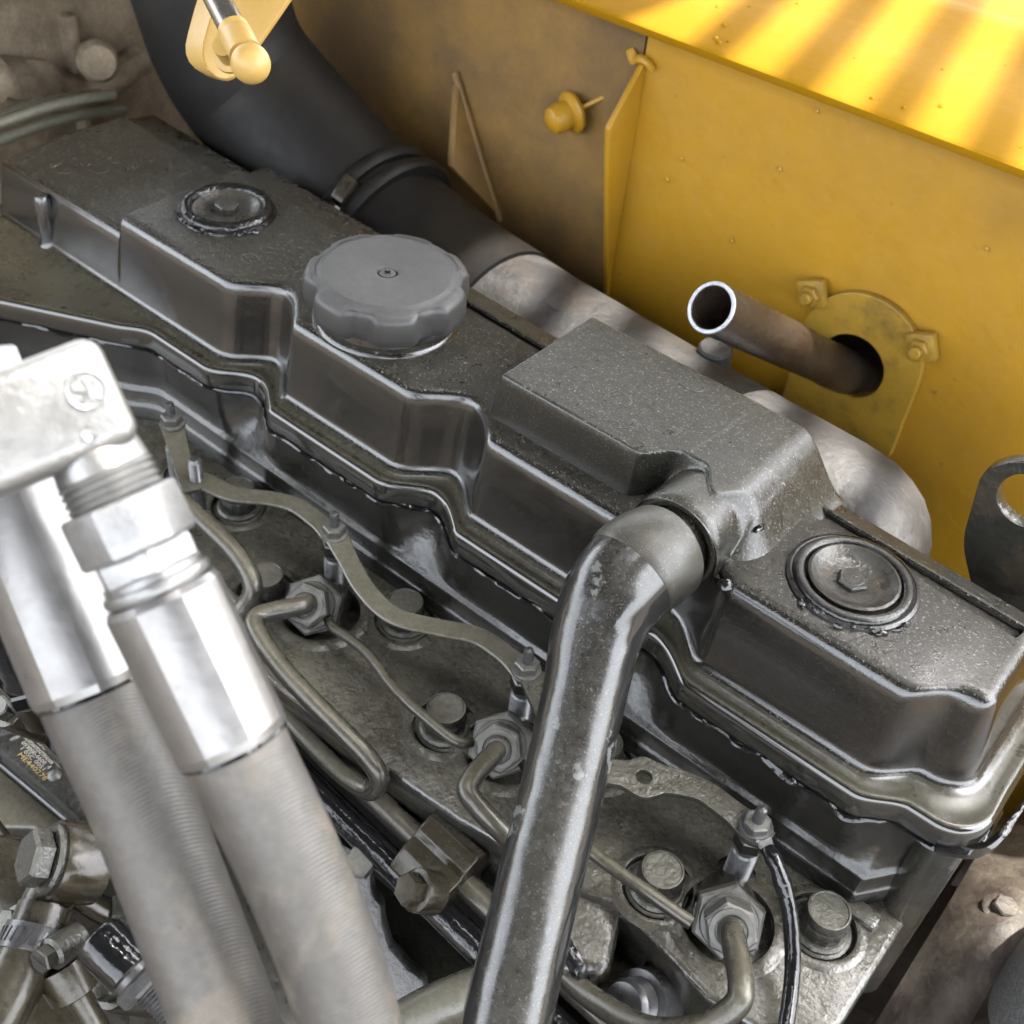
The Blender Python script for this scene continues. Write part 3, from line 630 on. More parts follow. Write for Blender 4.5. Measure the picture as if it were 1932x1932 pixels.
b = MB(); b.box((capx, capy, ZT + 0.0318), (0.0046, 0.0009, 0.0006)); b.box((capx, capy, ZT + 0.03182), (0.0009, 0.0046, 0.0006)); link('cross_slot', b.mesh('slot'), 'gloss', sc_)

# ================================================================== BREATHER HOSE
bh_ = thing('breather_hose', 'worn glossy black rubber breather hose plugged into the valve cover', 'hose', (BC.x, -0.02, BC.z))
b = MB(); b.lathe([(0.0195, -0.010), (0.0200, 0.0), (0.0200, 0.026)], BC, (0, -1, 0.02), 40); link('pipe_stub', b.mesh('stub'), 'cover', bh_)
hp_ = [BC + V((0, -0.0150, 0)), BC + V((-0.001, -0.0245, 0.0008)), V((-0.0328, -0.018, 0.0590)), V((-0.0328, -0.034, 0.0525)), V((-0.0285, -0.050, 0.0405)), at(1100, 1320, 0.568), at(1058, 1500, 0.557), at(1004, 1720, 0.540), at(956, 1932, 0.525), at(930, 2090, 0.514)]
b = MB(); b.tube(hp_, [0.0252, 0.0258, 0.0258, 0.0250, 0.0226, 0.0206, 0.0200, 0.0199, 0.0203, 0.0205], 48, 12, rough=0.012); link('rubber_hose', b.mesh('rhose', sharp=50), 'breather', bh_)

b = MB(); b.tube([BC + V((0, -0.0135, 0)), BC + V((-0.001, -0.0240, 0.0008)), V((-0.0322, -0.0120, 0.0600)), V((-0.0327, -0.0170, 0.0592)), V((-0.0329, -0.0200, 0.0584))], [0.0258, 0.0268, 0.0270, 0.0268, 0.0256], 48, 10, rough=0.01); link('sleeve', b.mesh('cuff', sharp=50), 'cuff', bh_)

# ================================================================== GLOW PLUGS AND BUS BARS
ZB = -0.036
gp = thing('glow_plug', 'glow plug at the free end of the corner strap near the silver fitting', 'glow plug', (GLOW[0][0], GLOW[0][1], ZD), None, 'glow plugs standing along the cylinder head', baked=False)
b = MB(); b.lathe([(0.0095, -0.004), (0.0095, 0.0)] + thread(0.0072, 0.0, 0.026, 0.0016, 0.14) + [(0.0072, 0.034)], n=24); link('threaded_body', b.mesh('gbody'), 'thread', gp)
b = MB(); b.hexp(0.0084, 0.030, 0.0395, n=6); link('body_hex', b.mesh('ghex'), 'wallblack', gp)
b = MB(); b.lathe([(0.0082, 0.0442), (0.0086, 0.0448), (0.0084, 0.0462), (0.006, 0.0468)], n=28); link('washer', b.mesh('gw'), 'nut', gp)
b = MB(); b.hexp(0.0072, 0.0466, 0.0525, n=6, rot=0.3); link('hex_nut', b.mesh('gnut'), 'nut', gp)
b = MB(); b.lathe([(0.0030, 0.050), (0.0032, 0.054), (0.0030, 0.0605), (0.0024, 0.0625), (0.0010, 0.0632)], n=16); link('terminal_tip', b.mesh('gtip'), 'thread', gp)
for (x, y), lb in zip(GLOW[1:], ('glow plug where the corner strap and the S-shaped strap overlap', 'glow plug at the S-shaped strap end beside the breather hose', 'glow plug under the crimped cable eyelet')): dup(gp, (x, y, ZD), label=lb)
def bz(u, v, z=ZB): return onz(u, v, z)
g0 = V((GLOW[0][0], GLOW[0][1], ZB)); g1 = V((GLOW[1][0], GLOW[1][1], ZB)); g2 = V((GLOW[2][0], GLOW[2][1], ZB)); g3 = V((GLOW[3][0], GLOW[3][1], ZB))
ba = thing('bus_bar', 'olive flat connector strap bent at a corner beside a bare threaded stud', 'strap', g0, None, 'flat connector straps between the glow plugs')
b = MB(); b.ribbon([g0 + V((-0.009, 0.0, 0)), g0, bz(338, 850), bz(358, 905), bz(366, 925)], [0.010, 0.016, 0.0135, 0.0145, 0.013], 0.0026); link('strap', b.mesh('strap'), 'olive', ba)
b = MB(); b.ribbon([bz(345, 893, ZB + 0.0004), bz(390, 908), bz(440, 930), bz(510, 938), bz(560, 952), bz(605, 985), g1 + V((0, 0, 0.0)), g1 + V((0.009, 0, 0))], [0.012, 0.015, 0.0135, 0.0125, 0.0128, 0.0128, 0.016, 0.010], 0.0026); link('strap', b.mesh('strap'), 'olive', ba)
sp = bz(371, 905, ZB)
b = MB(); b.lathe([(0.0042, -0.03)] + thread(0.0043, 0.0, 0.017, 0.0015, 0.15) + [(0.0030, 0.018), (0, 0.0182)], sp, (0.02, 0, 1), 18, True, False); link('threaded_stud', b.mesh('tstud'), 'thread', ba)
bb = thing('bus_bar', 'olive flat connector strap sweeping in an S between two glow plugs', 'strap', g1, None, 'flat connector straps between the glow plugs')
b = MB(); b.ribbon([g1 + V((-0.008, 0, 0.0024)), g1 + V((0, 0, 0.0024)), bz(655, 1050), bz(690, 1110), bz(745, 1160), bz(830, 1182), bz(900, 1197), bz(955, 1232), g2 + V((0, 0, 0.0)), g2 + V((0.009, 0, 0))], [0.010, 0.016, 0.0128, 0.0128, 0.0128, 0.0125, 0.0128, 0.013, 0.0165, 0.010], 0.0026); link('strap', b.mesh('strap'), 'olive', bb)
bc = thing('bus_bar', 'dark wet flat connector strap with a round hole beside the breather hose', 'strap', g3, None, 'flat connector straps between the glow plugs')
def stripoutline(path, wd):
    L_, R_ = [], []; P = []; W = []
    for i in range(len(path) - 1):
        p0 = path[max(i - 1, 0)]; p1 = path[i]; p2 = path[i + 1]; p3 = path[min(i + 2, len(path) - 1)]
        for k in range(8):
            q = k / 8; P.append(0.5 * ((2 * p1) + (p2 - p0) * q + (2 * p0 - 5 * p1 + 4 * p2 - p3) * q * q + (3 * p1 - p0 - 3 * p2 + p3) * q ** 3)); W.append(wd[i] + (wd[i + 1] - wd[i]) * sm(q))
    P.append(path[-1]); W.append(wd[-1])
    for i, p in enumerate(P):
        T = (P[min(i + 1, len(P) - 1)] - P[max(i - 1, 0)]).normalized(); s = V((-T.y, T.x, 0)) * (W[i] / 2); L_.append(((p + s).x, (p + s).y)); R_.append(((p - s).x, (p - s).y))
    return L_ + R_[::-1]
hc = bz(1215, 1466)
me = plate2d(stripoutline([g2 + V((0.004, 0, 0)), bz(1060, 1390), bz(1120, 1446), bz(1170, 1458), hc, bz(1265, 1472), bz(1325, 1490), bz(1375, 1525), g3, g3 + V((0.009, 0, 0))], [0.014, 0.013, 0.0128, 0.015, 0.0245, 0.0155, 0.0128, 0.0128, 0.016, 0.010]), [circle(hc.x, hc.y, 0.0047, 24)], 0.0026, 0.0005)
link('strap', place(me, (0, 0, ZB - 0.0013), (1, 0, 0), (0, 1, 0)), 'head', bc)
# cable with crimped eyelet on the last glow plug
cb = thing('glow_plug_cable', 'black cable with a crimped eyelet running down from the end glow plug', 'cable', g3)
b = MB(); b.lathe([(0.0045, 0.0028), (0.0085, 0.0030), (0.0088, 0.0038), (0.0085, 0.0046), (0.0045, 0.0048)], g3 + V((0, 0, 0.0)), (0, 0, 1), 28, True, True); link('eyelet', b.mesh('eye'), 'thread', cb)
k1 = bz(1448, 1598, -0.034); k2 = bz(1468, 1640, -0.037); k3 = bz(1484, 1690, -0.045)
b = MB(); b.ribbon([g3 + V((0.002, -0.005, 0.0045)), (g3 + k1) / 2 + V((0, 0, 0.003)), k1], [0.010, 0.0085, 0.008], 0.002); link('terminal_neck', b.mesh('neck'), 'thread', cb)
b = MB(); b.tube([k1 + V((0, 0, -0.001)), (k1 + k2) / 2, k2, (k2 + k3) / 2, k3], [0.0036, 0.0046, 0.0038, 0.0046, 0.0040], 14, 8); link('crimp', b.mesh('crimp'), 'gloss', cb)
b = MB(); b.tube([k2, k3, bz(1494, 1760, -0.056), bz(1495, 1840, -0.066), bz(1484, 1932, -0.072), bz(1468, 2020, -0.076)], [0.0034, 0.0038, 0.0041, 0.0040, 0.0040, 0.0040], 16, 8); link('insulated_wire', b.mesh('wire'), 'gloss', cb)

# ================================================================== INJECTORS AND FUEL PIPES
inj = thing('fuel_injector', 'injector inlet hex where the hairpin fuel pipe begins', 'injector', INJ[0], IDIR, 'injectors standing in round wells of the head', baked=False)
b = MB(); b.lathe([(0.0165, -0.032), (0.0172, -0.004), (0.0172, 0.0005)], n=36); link('injector_body', b.mesh('ibody'), 'head', inj)
b = MB(); b.hexp(0.0192, 0.0, 0.0105, n=6, ch=0.08); b.lathe([(0.0150, 0.0105), (0.0142, 0.0122)], n=32); link('large_hex', b.mesh('lhex'), 'nut', inj)
b = MB(); b.hexp(0.0138, 0.0115, 0.0245, n=6, ch=0.1, rot=0.35)
b.lathe([(0.0112, 0.0240), (0.0108, 0.0252), (0.0082, 0.0255), (0.0074, 0.0235), (0.0, 0.0232)], n=32, cap0=False, cap1=False); pn = link('pipe_nut', b.mesh('pnut'), 'nut', inj)
for p, lb in zip(INJ[1:], ('injector inlet hex half hidden beside the breather hose', 'injector inlet hex beside the black glow plug cable')): dup(inj, p, label=lb)
def fuel_pipe(label, pts, r=0.0058, m='pipe', grp=None, collar=None):
    o = thing('fuel_pipe', label, 'fuel pipe', pts[0], None, grp)
    b = MB(); b.tube(pts, r, 18, 10); link('steel_tube', b.mesh('ftube'), m, o)
    if collar is not None:
        b = MB(); b.lathe([(0.0060, 0.0), (0.0071, 0.001), (0.0071, 0.0062), (0.0062, 0.0075)], collar, IDIR, 24); link('collar', b.mesh('collar'), 'nut', o)
    return o
s0, s1, s2 = [p + IDIR * 0.022 for p in INJ]
fuel_pipe('thick olive fuel pipe making a long hairpin below the hexes by the hydraulic hoses',
          [s0, s0 + IDIR * 0.010, onz(487, 1163, -0.045), onz(490, 1200, -0.046), onz(540, 1270, -0.052), onz(625, 1358, -0.060), onz(690, 1425, -0.068), onz(716, 1468, -0.078), onz(700, 1492, -0.090), onz(655, 1468, -0.097), onz(590, 1405, -0.100), onz(520, 1330, -0.102), onz(430, 1240, -0.104)], collar=INJ[0] + IDIR * 0.0235)
fuel_pipe('olive fuel pipe leaving a pipe nut and passing behind the breather hose',
          [s1, s1 + IDIR * 0.008, onz(884, 1480, -0.045), onz(900, 1520, -0.050), onz(960, 1580, -0.062), onz(1030, 1640, -0.078), onz(1100, 1700, -0.10)], collar=INJ[1] + IDIR * 0.0235)
fuel_pipe('fat grey fuel pipe curving away from the hex beside the black cable',
          [s2, s2 + IDIR * 0.012, onz(1398, 1858, -0.040), onz(1385, 1900, -0.044), onz(1320, 1938, -0.056), onz(1220, 1940, -0.075), onz(1120, 1885, -0.095), onz(1045, 1818, -0.105), onz(960, 1740, -0.11)], 0.0062, collar=INJ[2] + IDIR * 0.0235)
fuel_pipe('olive fuel pipe looping round just right of the silver hydraulic fitting',
          [onz(150, 880, -0.030), onz(260, 902, -0.030), onz(330, 938, -0.032), onz(395, 995, -0.036), onz(450, 1052, -0.042), onz(477, 1105, -0.050), onz(462, 1145, -0.062), onz(420, 1185, -0.075), onz(360, 1240, -0.09)], 0.0062)
lk = thing('leak_off_pipe', 'thin olive return pipe running down from the hex beside the S-shaped strap', 'pipe', INJ[0])
b = MB(); b.tube([INJ[0] + V((0.008, 0.004, -0.004)), onz(625, 1180, -0.062), onz(690, 1230, -0.060), onz(745, 1300, -0.058), onz(800, 1352, -0.058), onz(870, 1402, -0.062), INJ[1] + V((-0.012, 0.0, 0.0))], 0.0032, 12, 8); link('steel_tube', b.mesh('lk'), 'pipe', lk)
lk = thing('leak_off_pipe', 'thin straight return pipe between the breather hose and the hex by the cable', 'pipe', INJ[1])
b = MB(); b.tube([INJ[1] + V((0.014, 0.0, 0.0)), onz(1030, 1530, -0.060), onz(1100, 1595, -0.058), onz(1200, 1668, -0.056), onz(1305, 1742, -0.058)], 0.0036, 12, 8); link('steel_tube', b.mesh('lk2'), 'pipe', lk)
lk = thing('leak_off_pipe', 'thin glossy return pipe partly hidden by the olive pipe loop', 'pipe', onz(300, 980, -0.07))
b = MB(); b.tube([onz(250, 960, -0.06), onz(335, 1010, -0.066), onz(380, 1060, -0.07), onz(420, 1110, -0.07), onz(500, 1165, -0.068), INJ[0] + V((-0.012, 0.0, 0))], 0.0036, 12, 8); link('steel_tube', b.mesh('lk3'), 'pipe', lk)
# common rail tubes and clamp
RA, RB = onz(420, 1235, -0.108), onz(900, 1690, -0.108)
rd = (RB - RA).normalized()
for off, r, lab, m in ((V((0, 0.0, 0.0)), 0.0075, 'upper of two straight parallel tubes entering the bolted clamp block', 'pipe'), (V((-0.004, -0.018, -0.006)), 0.0085, 'lower of two straight parallel tubes entering the bolted clamp block', 'gloss')):
    o = thing('rail_tube', lab, 'tube', RA + off); b = MB(); b.tube([RA + off - rd * 0.05, RA + off + rd * 0.42], r, 20, smooth=False); link('steel_tube', b.mesh('rt'), m, o)
cl = thing('pipe_clamp', 'oily brown clamp block with a hex bolt gripping the straight tubes', 'clamp', onz(830, 1640, -0.11))
cc = onz(832, 1632, -0.108); up = V((0.15, -0.55, 0.82)); up = (up - rd * up.dot(rd)).normalized(); sd_ = rd.cross(up)
b = MB(); sec = [(-0.024, -0.012), (-0.024, 0.006), (-0.017, 0.0135), (-0.004, 0.0155), (0.004, 0.0125), (0.008, 0.0140), (0.018, 0.0125), (0.022, 0.006), (0.022, -0.014)]
b.loft([[cc + rd * h + sd_ * (-a) + up * q for a, q in [(p[0] * s, p[1] * s) for p in sec]] for h, s in ((-0.019, 0.94), (-0.0175, 1.0), (0.0175, 1.0), (0.019, 0.94))], True, True, True); link('clamp_block', b.mesh('clamp', 0.0012, sharp=45), 'oilbrown', cl)
hbx = at(788, 1680, 0.605); hax = (up * 0.55 + sd_ * 0.75 - rd * 0.35)
hax = (CAM - hbx).normalized() * 0.7 + V((-0.5, -0.25, -0.1)); hax.normalize()
b = MB(); b.lathe([(0.0115, -0.012), (0.0115, 0.0), (0.0112, 0.0015), (0.0095, 0.0022)], hbx, hax, 30); b.hexp(0.0088, 0.001, 0.0095, hbx, hax, 6, 0.12, 0.25); link('clamp_bolt', b.mesh('cbolt'), 'oilbrown', cl)

# ================================================================== HYDRAULIC HOSES AND FITTINGS
def hyd(name, label, cat, spine, scale=1.0): return thing(name, label, cat, spine)
A0 = at(92, 672, 0.352); A1 = at(440, 1402, 0.372); ax = (A1 - A0).normalized()
toC = (CAM - (A0 + A1) / 2).normalized(); fn = (toC - ax * toC.dot(ax)).normalized(); fs = ax.cross(fn)     # fs: picture right/left
if fs.dot(RX) < 0: fs = -fs
el = thing('elbow_fitting', 'shiny zinc plated elbow fitting block with a stamped round emblem', 'fitting', A0)
bc0 = A0 + ax * 0.0165 - fs * 0.002
b = MB(); b.box(bc0 - fs * 0.012, (0.057, 0.034, 0.030), (fs, ax, fn)); link('elbow_block', b.mesh('eblk', 0.006, 4), 'zinc', el)
b = MB(); b.tube([bc0 - fs * 0.008 - ax * 0.002, bc0 - fs * 0.045 + ax * 0.004, bc0 - fs * 0.10 + ax * 0.02, bc0 - fs * 0.30 + ax * 0.10], [0.0130, 0.0125, 0.0125, 0.0125], 32, 6); link('side_port', b.mesh('sport'), 'zinc', el)
b = MB(); b.lathe([(0.0132, 0.030), (0.0140, 0.034), (0.0146, 0.038)] + thread(0.0152, 0.038, 0.050, 0.0024, 0.08), A0, ax, 44); link('thread', b.mesh('ethread'), 'zinc', el)
# emblem: raised ring with strokes, and a round dimple
ec = A0 + ax * 0.0145 + fs * 0.0055 + fn * 0.0151
b = MB(); pr = torus_prof(0.0055, 0.0007, 0, 0, 360, 8)[:-1]; rings = [[ec + (fs * math.cos(a) + ax * math.sin(a)) * q[0] + fn * q[1] for q in pr] for a in [2 * math.pi * k / 36 for k in range(37)]]; b.loft(rings); em = link('emblem_ring', b.mesh('ering'), 'zinc', el)
def stroke(pts): b = MB(); b.tube([ec + fs * x + ax * y + fn * 0.0001 for x, y in pts], 0.0005, 6, 4); link('emblem_stroke', b.mesh('estr'), 'zinc', em)
stroke([(-0.0005, -0.0042), (-0.0028, -0.0030), (-0.0030, -0.0008), (-0.0008, 0.0002), (-0.0012, 0.0022), (-0.0030, 0.0030)]); stroke([(0.0006, -0.0036), (0.0008, -0.001), (0.0004, 0.0034)]); stroke([(-0.0004, 0.0002), (0.0032, -0.0008)]); stroke([(0.0034, -0.0020), (0.0012, 0.0010), (0.0026, 0.0036)])
dc = A0 + ax * 0.0265 + fs * 0.0010 + fn * 0.0152
b = MB(); b.lathe([(0.0026, -0.001), (0.0022, 0.0006), (0.0016, 0.0002), (0.0, -0.0003)], dc, fn, 18); link('dimple', b.mesh('dim'), 'zinc', el)
# swivel nut, stub
sn = thing('swivel_nut', 'rough zinc hex swivel nut under the elbow fitting', 'nut', A0 + ax * 0.05)
b = MB(); b.hexp(0.0186, 0.0475, 0.0645, A0, ax, 6, 0.06, math.radians(12)); link('large_hex', b.mesh('snut', 0.0004), 'zincnut', sn)
b = MB(); b.hexp(0.0166, 0.0640, 0.0725, A0, ax, 6, 0.05, math.radians(40)); link('small_hex', b.mesh('snut2', 0.0004), 'zincnut', sn)
b = MB(); b.lathe([(0.0158, 0.0720), (0.0158, 0.0742), (0.0170, 0.0746), (0.0174, 0.0762), (0.0168, 0.0778), (0.0150, 0.0782), (0.0150, 0.084)], A0, ax, 40); link('shoulder_ring', b.mesh('sring'), 'zinc', sn)
Lf = (A1 - A0).length
hf = thing('hydraulic_hose', 'grey braided hydraulic hose in the faceted steel ferrule below the emblem fitting', 'hydraulic hose', A0 + ax * 0.09)
def facet(a, h):
    q = (a % (math.pi / 4)) - math.pi / 8; return 0.72 + 0.28 * math.cos(math.pi / 8) / math.cos(q)
b = MB(); b.lathe([(0.0150, 0.0785), (0.0178, 0.0787), (0.0190, 0.0810), (0.0188, Lf - 0.003), (0.0182, Lf), (0.0160, Lf + 0.0005)], A0, ax, 64, True, True, facet); link('ferrule', b.mesh('ferr', sharp=9), 'ferrule', hf)
b = MB(); b.tube([A1 - ax * 0.01, A1 + ax * 0.012, at(545, 1620, 0.380), at(612, 1780, 0.388), at(662, 1932, 0.395), at(700, 2080, 0.40)], [0.0168, 0.0170, 0.0170, 0.0170, 0.0170, 0.017], 48, 12); link('braided_hose', b.mesh('bhose', sharp=60), 'hose', hf)
b = MB(); b.lathe([(0.0172, -0.0004), (0.0178, 0.0002), (0.0180, 0.0010), (0.0172, 0.0016)], A1, ax, 48, False, False); link('seam_ring', b.mesh('gring'), 'gloss', hf)  # dark ring along the ferrule and hose seam
B0 = at(20, 930, 0.405); B1 = at(172, 1300, 0.412); bx = (B1 - B0).normalized()
hb = thing('hydraulic_hose', 'grey ribbed hydraulic hose running behind the emblem fitting hose', 'hydraulic hose', B0)
b = MB(); b.lathe([(0.0150, -0.02), (0.0196, -0.0195), (0.0205, -0.016), (0.0205, (B1 - B0).length - 0.003), (0.0198, (B1 - B0).length), (0.0165, (B1 - B0).length + 0.0005)], B0, bx, 64, True, True, facet); link('ferrule', b.mesh('ferr2', sharp=9), 'ferrule', hb)
b = MB(); b.tube([B1 - bx * 0.01, B1 + bx * 0.015, at(262, 1500, 0.415), at(340, 1700, 0.418), at(428, 1932, 0.420), at(475, 2080, 0.42)], [0.0182, 0.0185, 0.0186, 0.0186, 0.0186, 0.0186], 48, 12); link('braided_hose', b.mesh('bhose2', sharp=60), 'hose', hb)
b = MB(); b.lathe([(0.0186, -0.0004), (0.0193, 0.0002), (0.0195, 0.0010), (0.0187, 0.0016)], B1, bx, 48, False, False); link('seam_ring', b.mesh('gring2'), 'gloss', hb)
b = MB(); b.hexp(0.020, -0.048, -0.021, B0, bx, 6, 0.06, 0.3); link('hose_nut', b.mesh('hnut'), 'zincnut', hb)

# ================================================================== LEFT LOWER CLUTTER
# supply pump / rail with name plate
ZP = -0.120
pump = thing('fuel_rail_block', 'dark steel fuel rail block with an engraved part number plate', 'fuel rail', onz(60, 1420, ZP))
b = MB(); b.prism([onz(-40, 1300, ZP), onz(40, 1296, ZP), onz(95, 1345, ZP), onz(340, 1575, ZP), onz(300, 1610, ZP), onz(205, 1505, ZP), onz(70, 1362, ZP), onz(-20, 1395, ZP)], (0, 0, -0.05)); link('rail_body', b.mesh('rbody', 0.002), 'plate', pump)
ZQ = -0.128
b = MB(); b.prism([onz(-30, 1330, ZQ), onz(68, 1364, ZQ), onz(150, 1440, ZQ), onz(215, 1500, ZQ), onz(150, 1545, ZQ), onz(75, 1478, ZQ), onz(-40, 1380, ZQ)], (0, 0, -0.03)); np_ = link('name_plate', b.mesh('nplate', 0.001), 'plate', pump)
tx = (onz(85, 1414, ZQ) - onz(52, 1383, ZQ)).normalized(); ty = V((-tx.y, tx.x, 0))
def txt(s, u, v, size, wid, m='label'):
    me = text_mesh(s, size); q = onz(u, v, ZQ + 0.0003); mx = max(vv.co.x for vv in me.vertices)
    me.transform(Matrix.Diagonal((wid / mx, 1, 1, 1))); place(me, q, tx, ty); return link('engraved_line', me, m, np_)
def wd(u0, v0, u1, v1): return (onz(u1, v1, ZQ) - onz(u0, v0, ZQ)).length
txt('DENSO', 52, 1385, 0.0042, wd(52, 1385, 86, 1416)); txt('NDVES4ATIDSZTRND600', 44, 1393, 0.0032, wd(44, 1393, 97, 1442)); txt('093000-6600  4', 39, 1402, 0.0036, wd(39, 1402, 92, 1451))
txt('1 05C 0051 1', 36, 1412, 0.0036, wd(36, 1412, 88, 1461)); txt('ME440278', 32, 1424, 0.0042, wd(32, 1423, 84, 1472), 'goldlabel')
for u, v in ((26, 1388), (104, 1464)):
    b = MB(); b.lathe([(0.0045, -0.001), (0.0042, 0.0012), (0.0025, 0.003), (0.0005, 0.0036)], onz(u, v, ZQ), (0, 0, 1), 18); link('rivet', b.mesh('rivet'), 'nut', np_)
# pale housing beside it
ph = thing('pump_housing', 'olive painted pump housing with a bright machined edge in the lower corner', 'pump', onz(40, 1500, -0.17))
b = MB(); b.prism([onz(-60, 1440, -0.15), onz(0, 1440, -0.15), onz(130, 1548, -0.15), onz(120, 1600, -0.15), onz(60, 1560, -0.15), onz(-60, 1560, -0.15)], (0, 0, -0.12)); link('housing', b.mesh('hous', 0.004, 3), 'pipe', ph)
b = MB(); b.tube([onz(-10, 1432, -0.147), onz(60, 1490, -0.147), onz(135, 1553, -0.147)], 0.002, 10); link('machined_edge', b.mesh('medge'), 'thread', ph)
b = MB(); b.box(onz(230, 1800, -0.235), (0.45, 0.26, 0.08)); link('dark_pump_base', b.mesh('pbase', 0.01), 'wallblack', ph)  # slab coloured black to put darkness between and under the fittings
# delivery unions above the rail
for k, (u, v, dd) in enumerate(((62, 1255, 0.60), (150, 1365, 0.60))):
    un = thing('delivery_union', ('glossy round union with brass ring standing on the rail block', 'dark round union half hidden by the rear hydraulic hose')[k], 'union', at(u, v + 40, dd))
    p = at(u, v + 55, dd + 0.02); axu = V((0.05, -0.15, 1))
    b = MB(); b.lathe([(0.0125, -0.02), (0.0128, 0.0), (0.0132, 0.0005), (0.0128, 0.004), (0.0110, 0.005)], p, axu, 30); link('brass_ring', b.mesh('ub'), 'oilbrown', un)
    b = MB(); b.hexp(0.0145, 0.005, 0.018, p, axu, 6, 0.1, 0.5); b.lathe([(0.0112, 0.018), (0.0095, 0.023), (0.0085, 0.045), (0.008, 0.05)], p, axu, 28); link('union_hex', b.mesh('uh'), 'gloss', un)
# banjo bolt and elbow
bj = thing('banjo_fitting', 'oil covered banjo joint with a large hex bolt and pipe elbow', 'banjo joint', at(85, 1625, 0.55))
p = at(100, 1622, 0.56); axb = V((-0.35, -0.55, 0.45)).normalized()
b = MB(); b.lathe([(0.019, -0.022), (0.0195, -0.018), (0.0195, -0.003), (0.0185, 0.0)], p, axb, 36); link('banjo_ring', b.mesh('bring'), 'oilbrown', bj)
b = MB(); b.lathe([(0.0165, 0.0), (0.0168, 0.002), (0.0155, 0.0035)], p, axb, 36); b.hexp(0.0138, 0.003, 0.0135, p, axb, 6, 0.12, 0.3); link('banjo_bolt', b.mesh('bbolt'), 'bolt', bj)
b = MB(); b.tube([p - axb * 0.010, at(175, 1600, 0.575), at(235, 1560, 0.585), at(300, 1520, 0.60)], [0.014, 0.0125, 0.0115, 0.011], 24, 8, rough=0.10); link('banjo_pipe', b.mesh('bpipe'), 'gloss', bj)
b = MB(); b.tube([p - axb * 0.012 + V((0, 0, -0.004)), at(95, 1690, 0.565), at(80, 1730, 0.56)], [0.0125, 0.012, 0.0115], 24, 8); link('hose_tail', b.mesh('btail'), 'oilbrown', bj)
# rubber hose with worm clamp
rh = thing('coolant_hose', 'olive rubber hose end held by a slotted worm clamp', 'hose', at(50, 1800, 0.56))
h0 = at(88, 1712, 0.562); h1 = at(58, 1790, 0.552); h2 = at(10, 1890, 0.540); h3 = at(-40, 1990, 0.53)
b = MB(); b.tube([h0, h1, h2, h3], [0.0135, 0.0138, 0.0142, 0.0142], 32, 8); link('rubber_hose', b.mesh('rh'), 'oilbrown', rh)
ha = (h1 - h0).normalized(); cpt = h0 + ha * 0.016
b = MB(); b.lathe([(0.0142, -0.0062), (0.0152, -0.006), (0.0150, -0.005), (0.0150, 0.005), (0.0152, 0.006), (0.0142, 0.0062)], cpt, ha, 48, False, False); wc = link('worm_clamp', b.mesh('wclamp'), 'thread', rh)
fx, fy, fz = frame(ha)
for k in range(26):
    a = 2 * math.pi * k / 26; d = fx * math.cos(a) + fy * math.sin(a); tdir = d.cross(ha)
    b = MB(); b.box(cpt + d * 0.0152, (0.0008, 0.0013, 0.0068), (d, (tdir + ha * 0.25).normalized(), (ha - tdir * 0.25).normalized())); link('clamp_slot', b.mesh('slot'), 'thread', wc)
sp_ = at(98, 1800, 0.54); axs = V((0.1, -0.75, 0.35)).normalized()
b = MB(); b.lathe([(0.0075, -0.016), (0.0078, 0.0), (0.006, 0.0015)], sp_, axs, 24); b.hexp(0.0062, 0.001, 0.0075, sp_, axs, 6, 0.12); b.box(sp_ + axs * 0.0078, (0.010, 0.0011, 0.0008), frame(axs)); link('clamp_screw', b.mesh('cscrew'), 'bolt', wc)
# black sensor with threaded end
se = thing('pressure_sensor', 'glossy black cylindrical sensor with chrome hex and threaded end', 'sensor', at(230, 1790, 0.52))
q0 = at(182, 1768, 0.525); q1 = at(340, 1925, 0.52); sa = (q1 - q0).normalized(); sL = (q1 - q0).length
b = MB(); b.lathe([(0.0100, -0.001), (0.0112, 0.0005), (0.0118, 0.003), (0.0118, 0.0215), (0.011, 0.0225), (0.0095, 0.0228)], q0, sa, 36); link('sensor_can', b.mesh('scan'), 'gloss', se)
b = MB(); b.lathe([(0.0098, 0.022), (0.0098, 0.026)], q0, sa, 30); b.hexp(0.0128, 0.0255, 0.0335, q0, sa, 6, 0.12, 0.2); link('sensor_hex', b.mesh('shex'), 'thread', se)
b = MB(); b.lathe(thread(0.0072, 0.033, 0.056, 0.0019, 0.14), q0, sa, 28); link('sensor_thread', b.mesh('sthr'), 'thread', se)
# dull bolt and blocks around it
db = thing('plug_bolt', 'dull olive hex plug with a slim shank below the clamp screw', 'bolt', at(130, 1850, 0.55))
q0 = at(120, 1830, 0.555); q1 = at(185, 1945, 0.56); da = (q1 - q0).normalized()
b = MB(); b.lathe([(0.0125, -0.004), (0.0128, 0.0), (0.0125, 0.012), (0.0110, 0.013)], q0, da, 30); b.hexp(0.0118, 0.004, 0.014, q0 - da * 0.012 - V((0.012, 0.0, 0.0)), da, 6, 0.1); link('plug_head', b.mesh('phead'), 'oilbrown', db)
b = MB(); b.lathe([(0.0062, 0.012), (0.0058, 0.06)], q0, da, 20); link('shank', b.mesh('shank'), 'oilbrown', db)
ob = thing('filter_bowl', 'olive rounded filter bowl in the bottom corner', 'filter bowl', at(60, 1930, 0.60))
b = MB(); b.lathe([(0.030, -0.06), (0.031, -0.012), (0.0325, -0.010), (0.0325, -0.004), (0.029, 0.0), (0.022, 0.005), (0.0, 0.007)], at(70, 1925, 0.60), (0.1, -0.3, 1), 40, True, False); link('bowl', b.mesh('bowl'), 'oilbrown', ob)
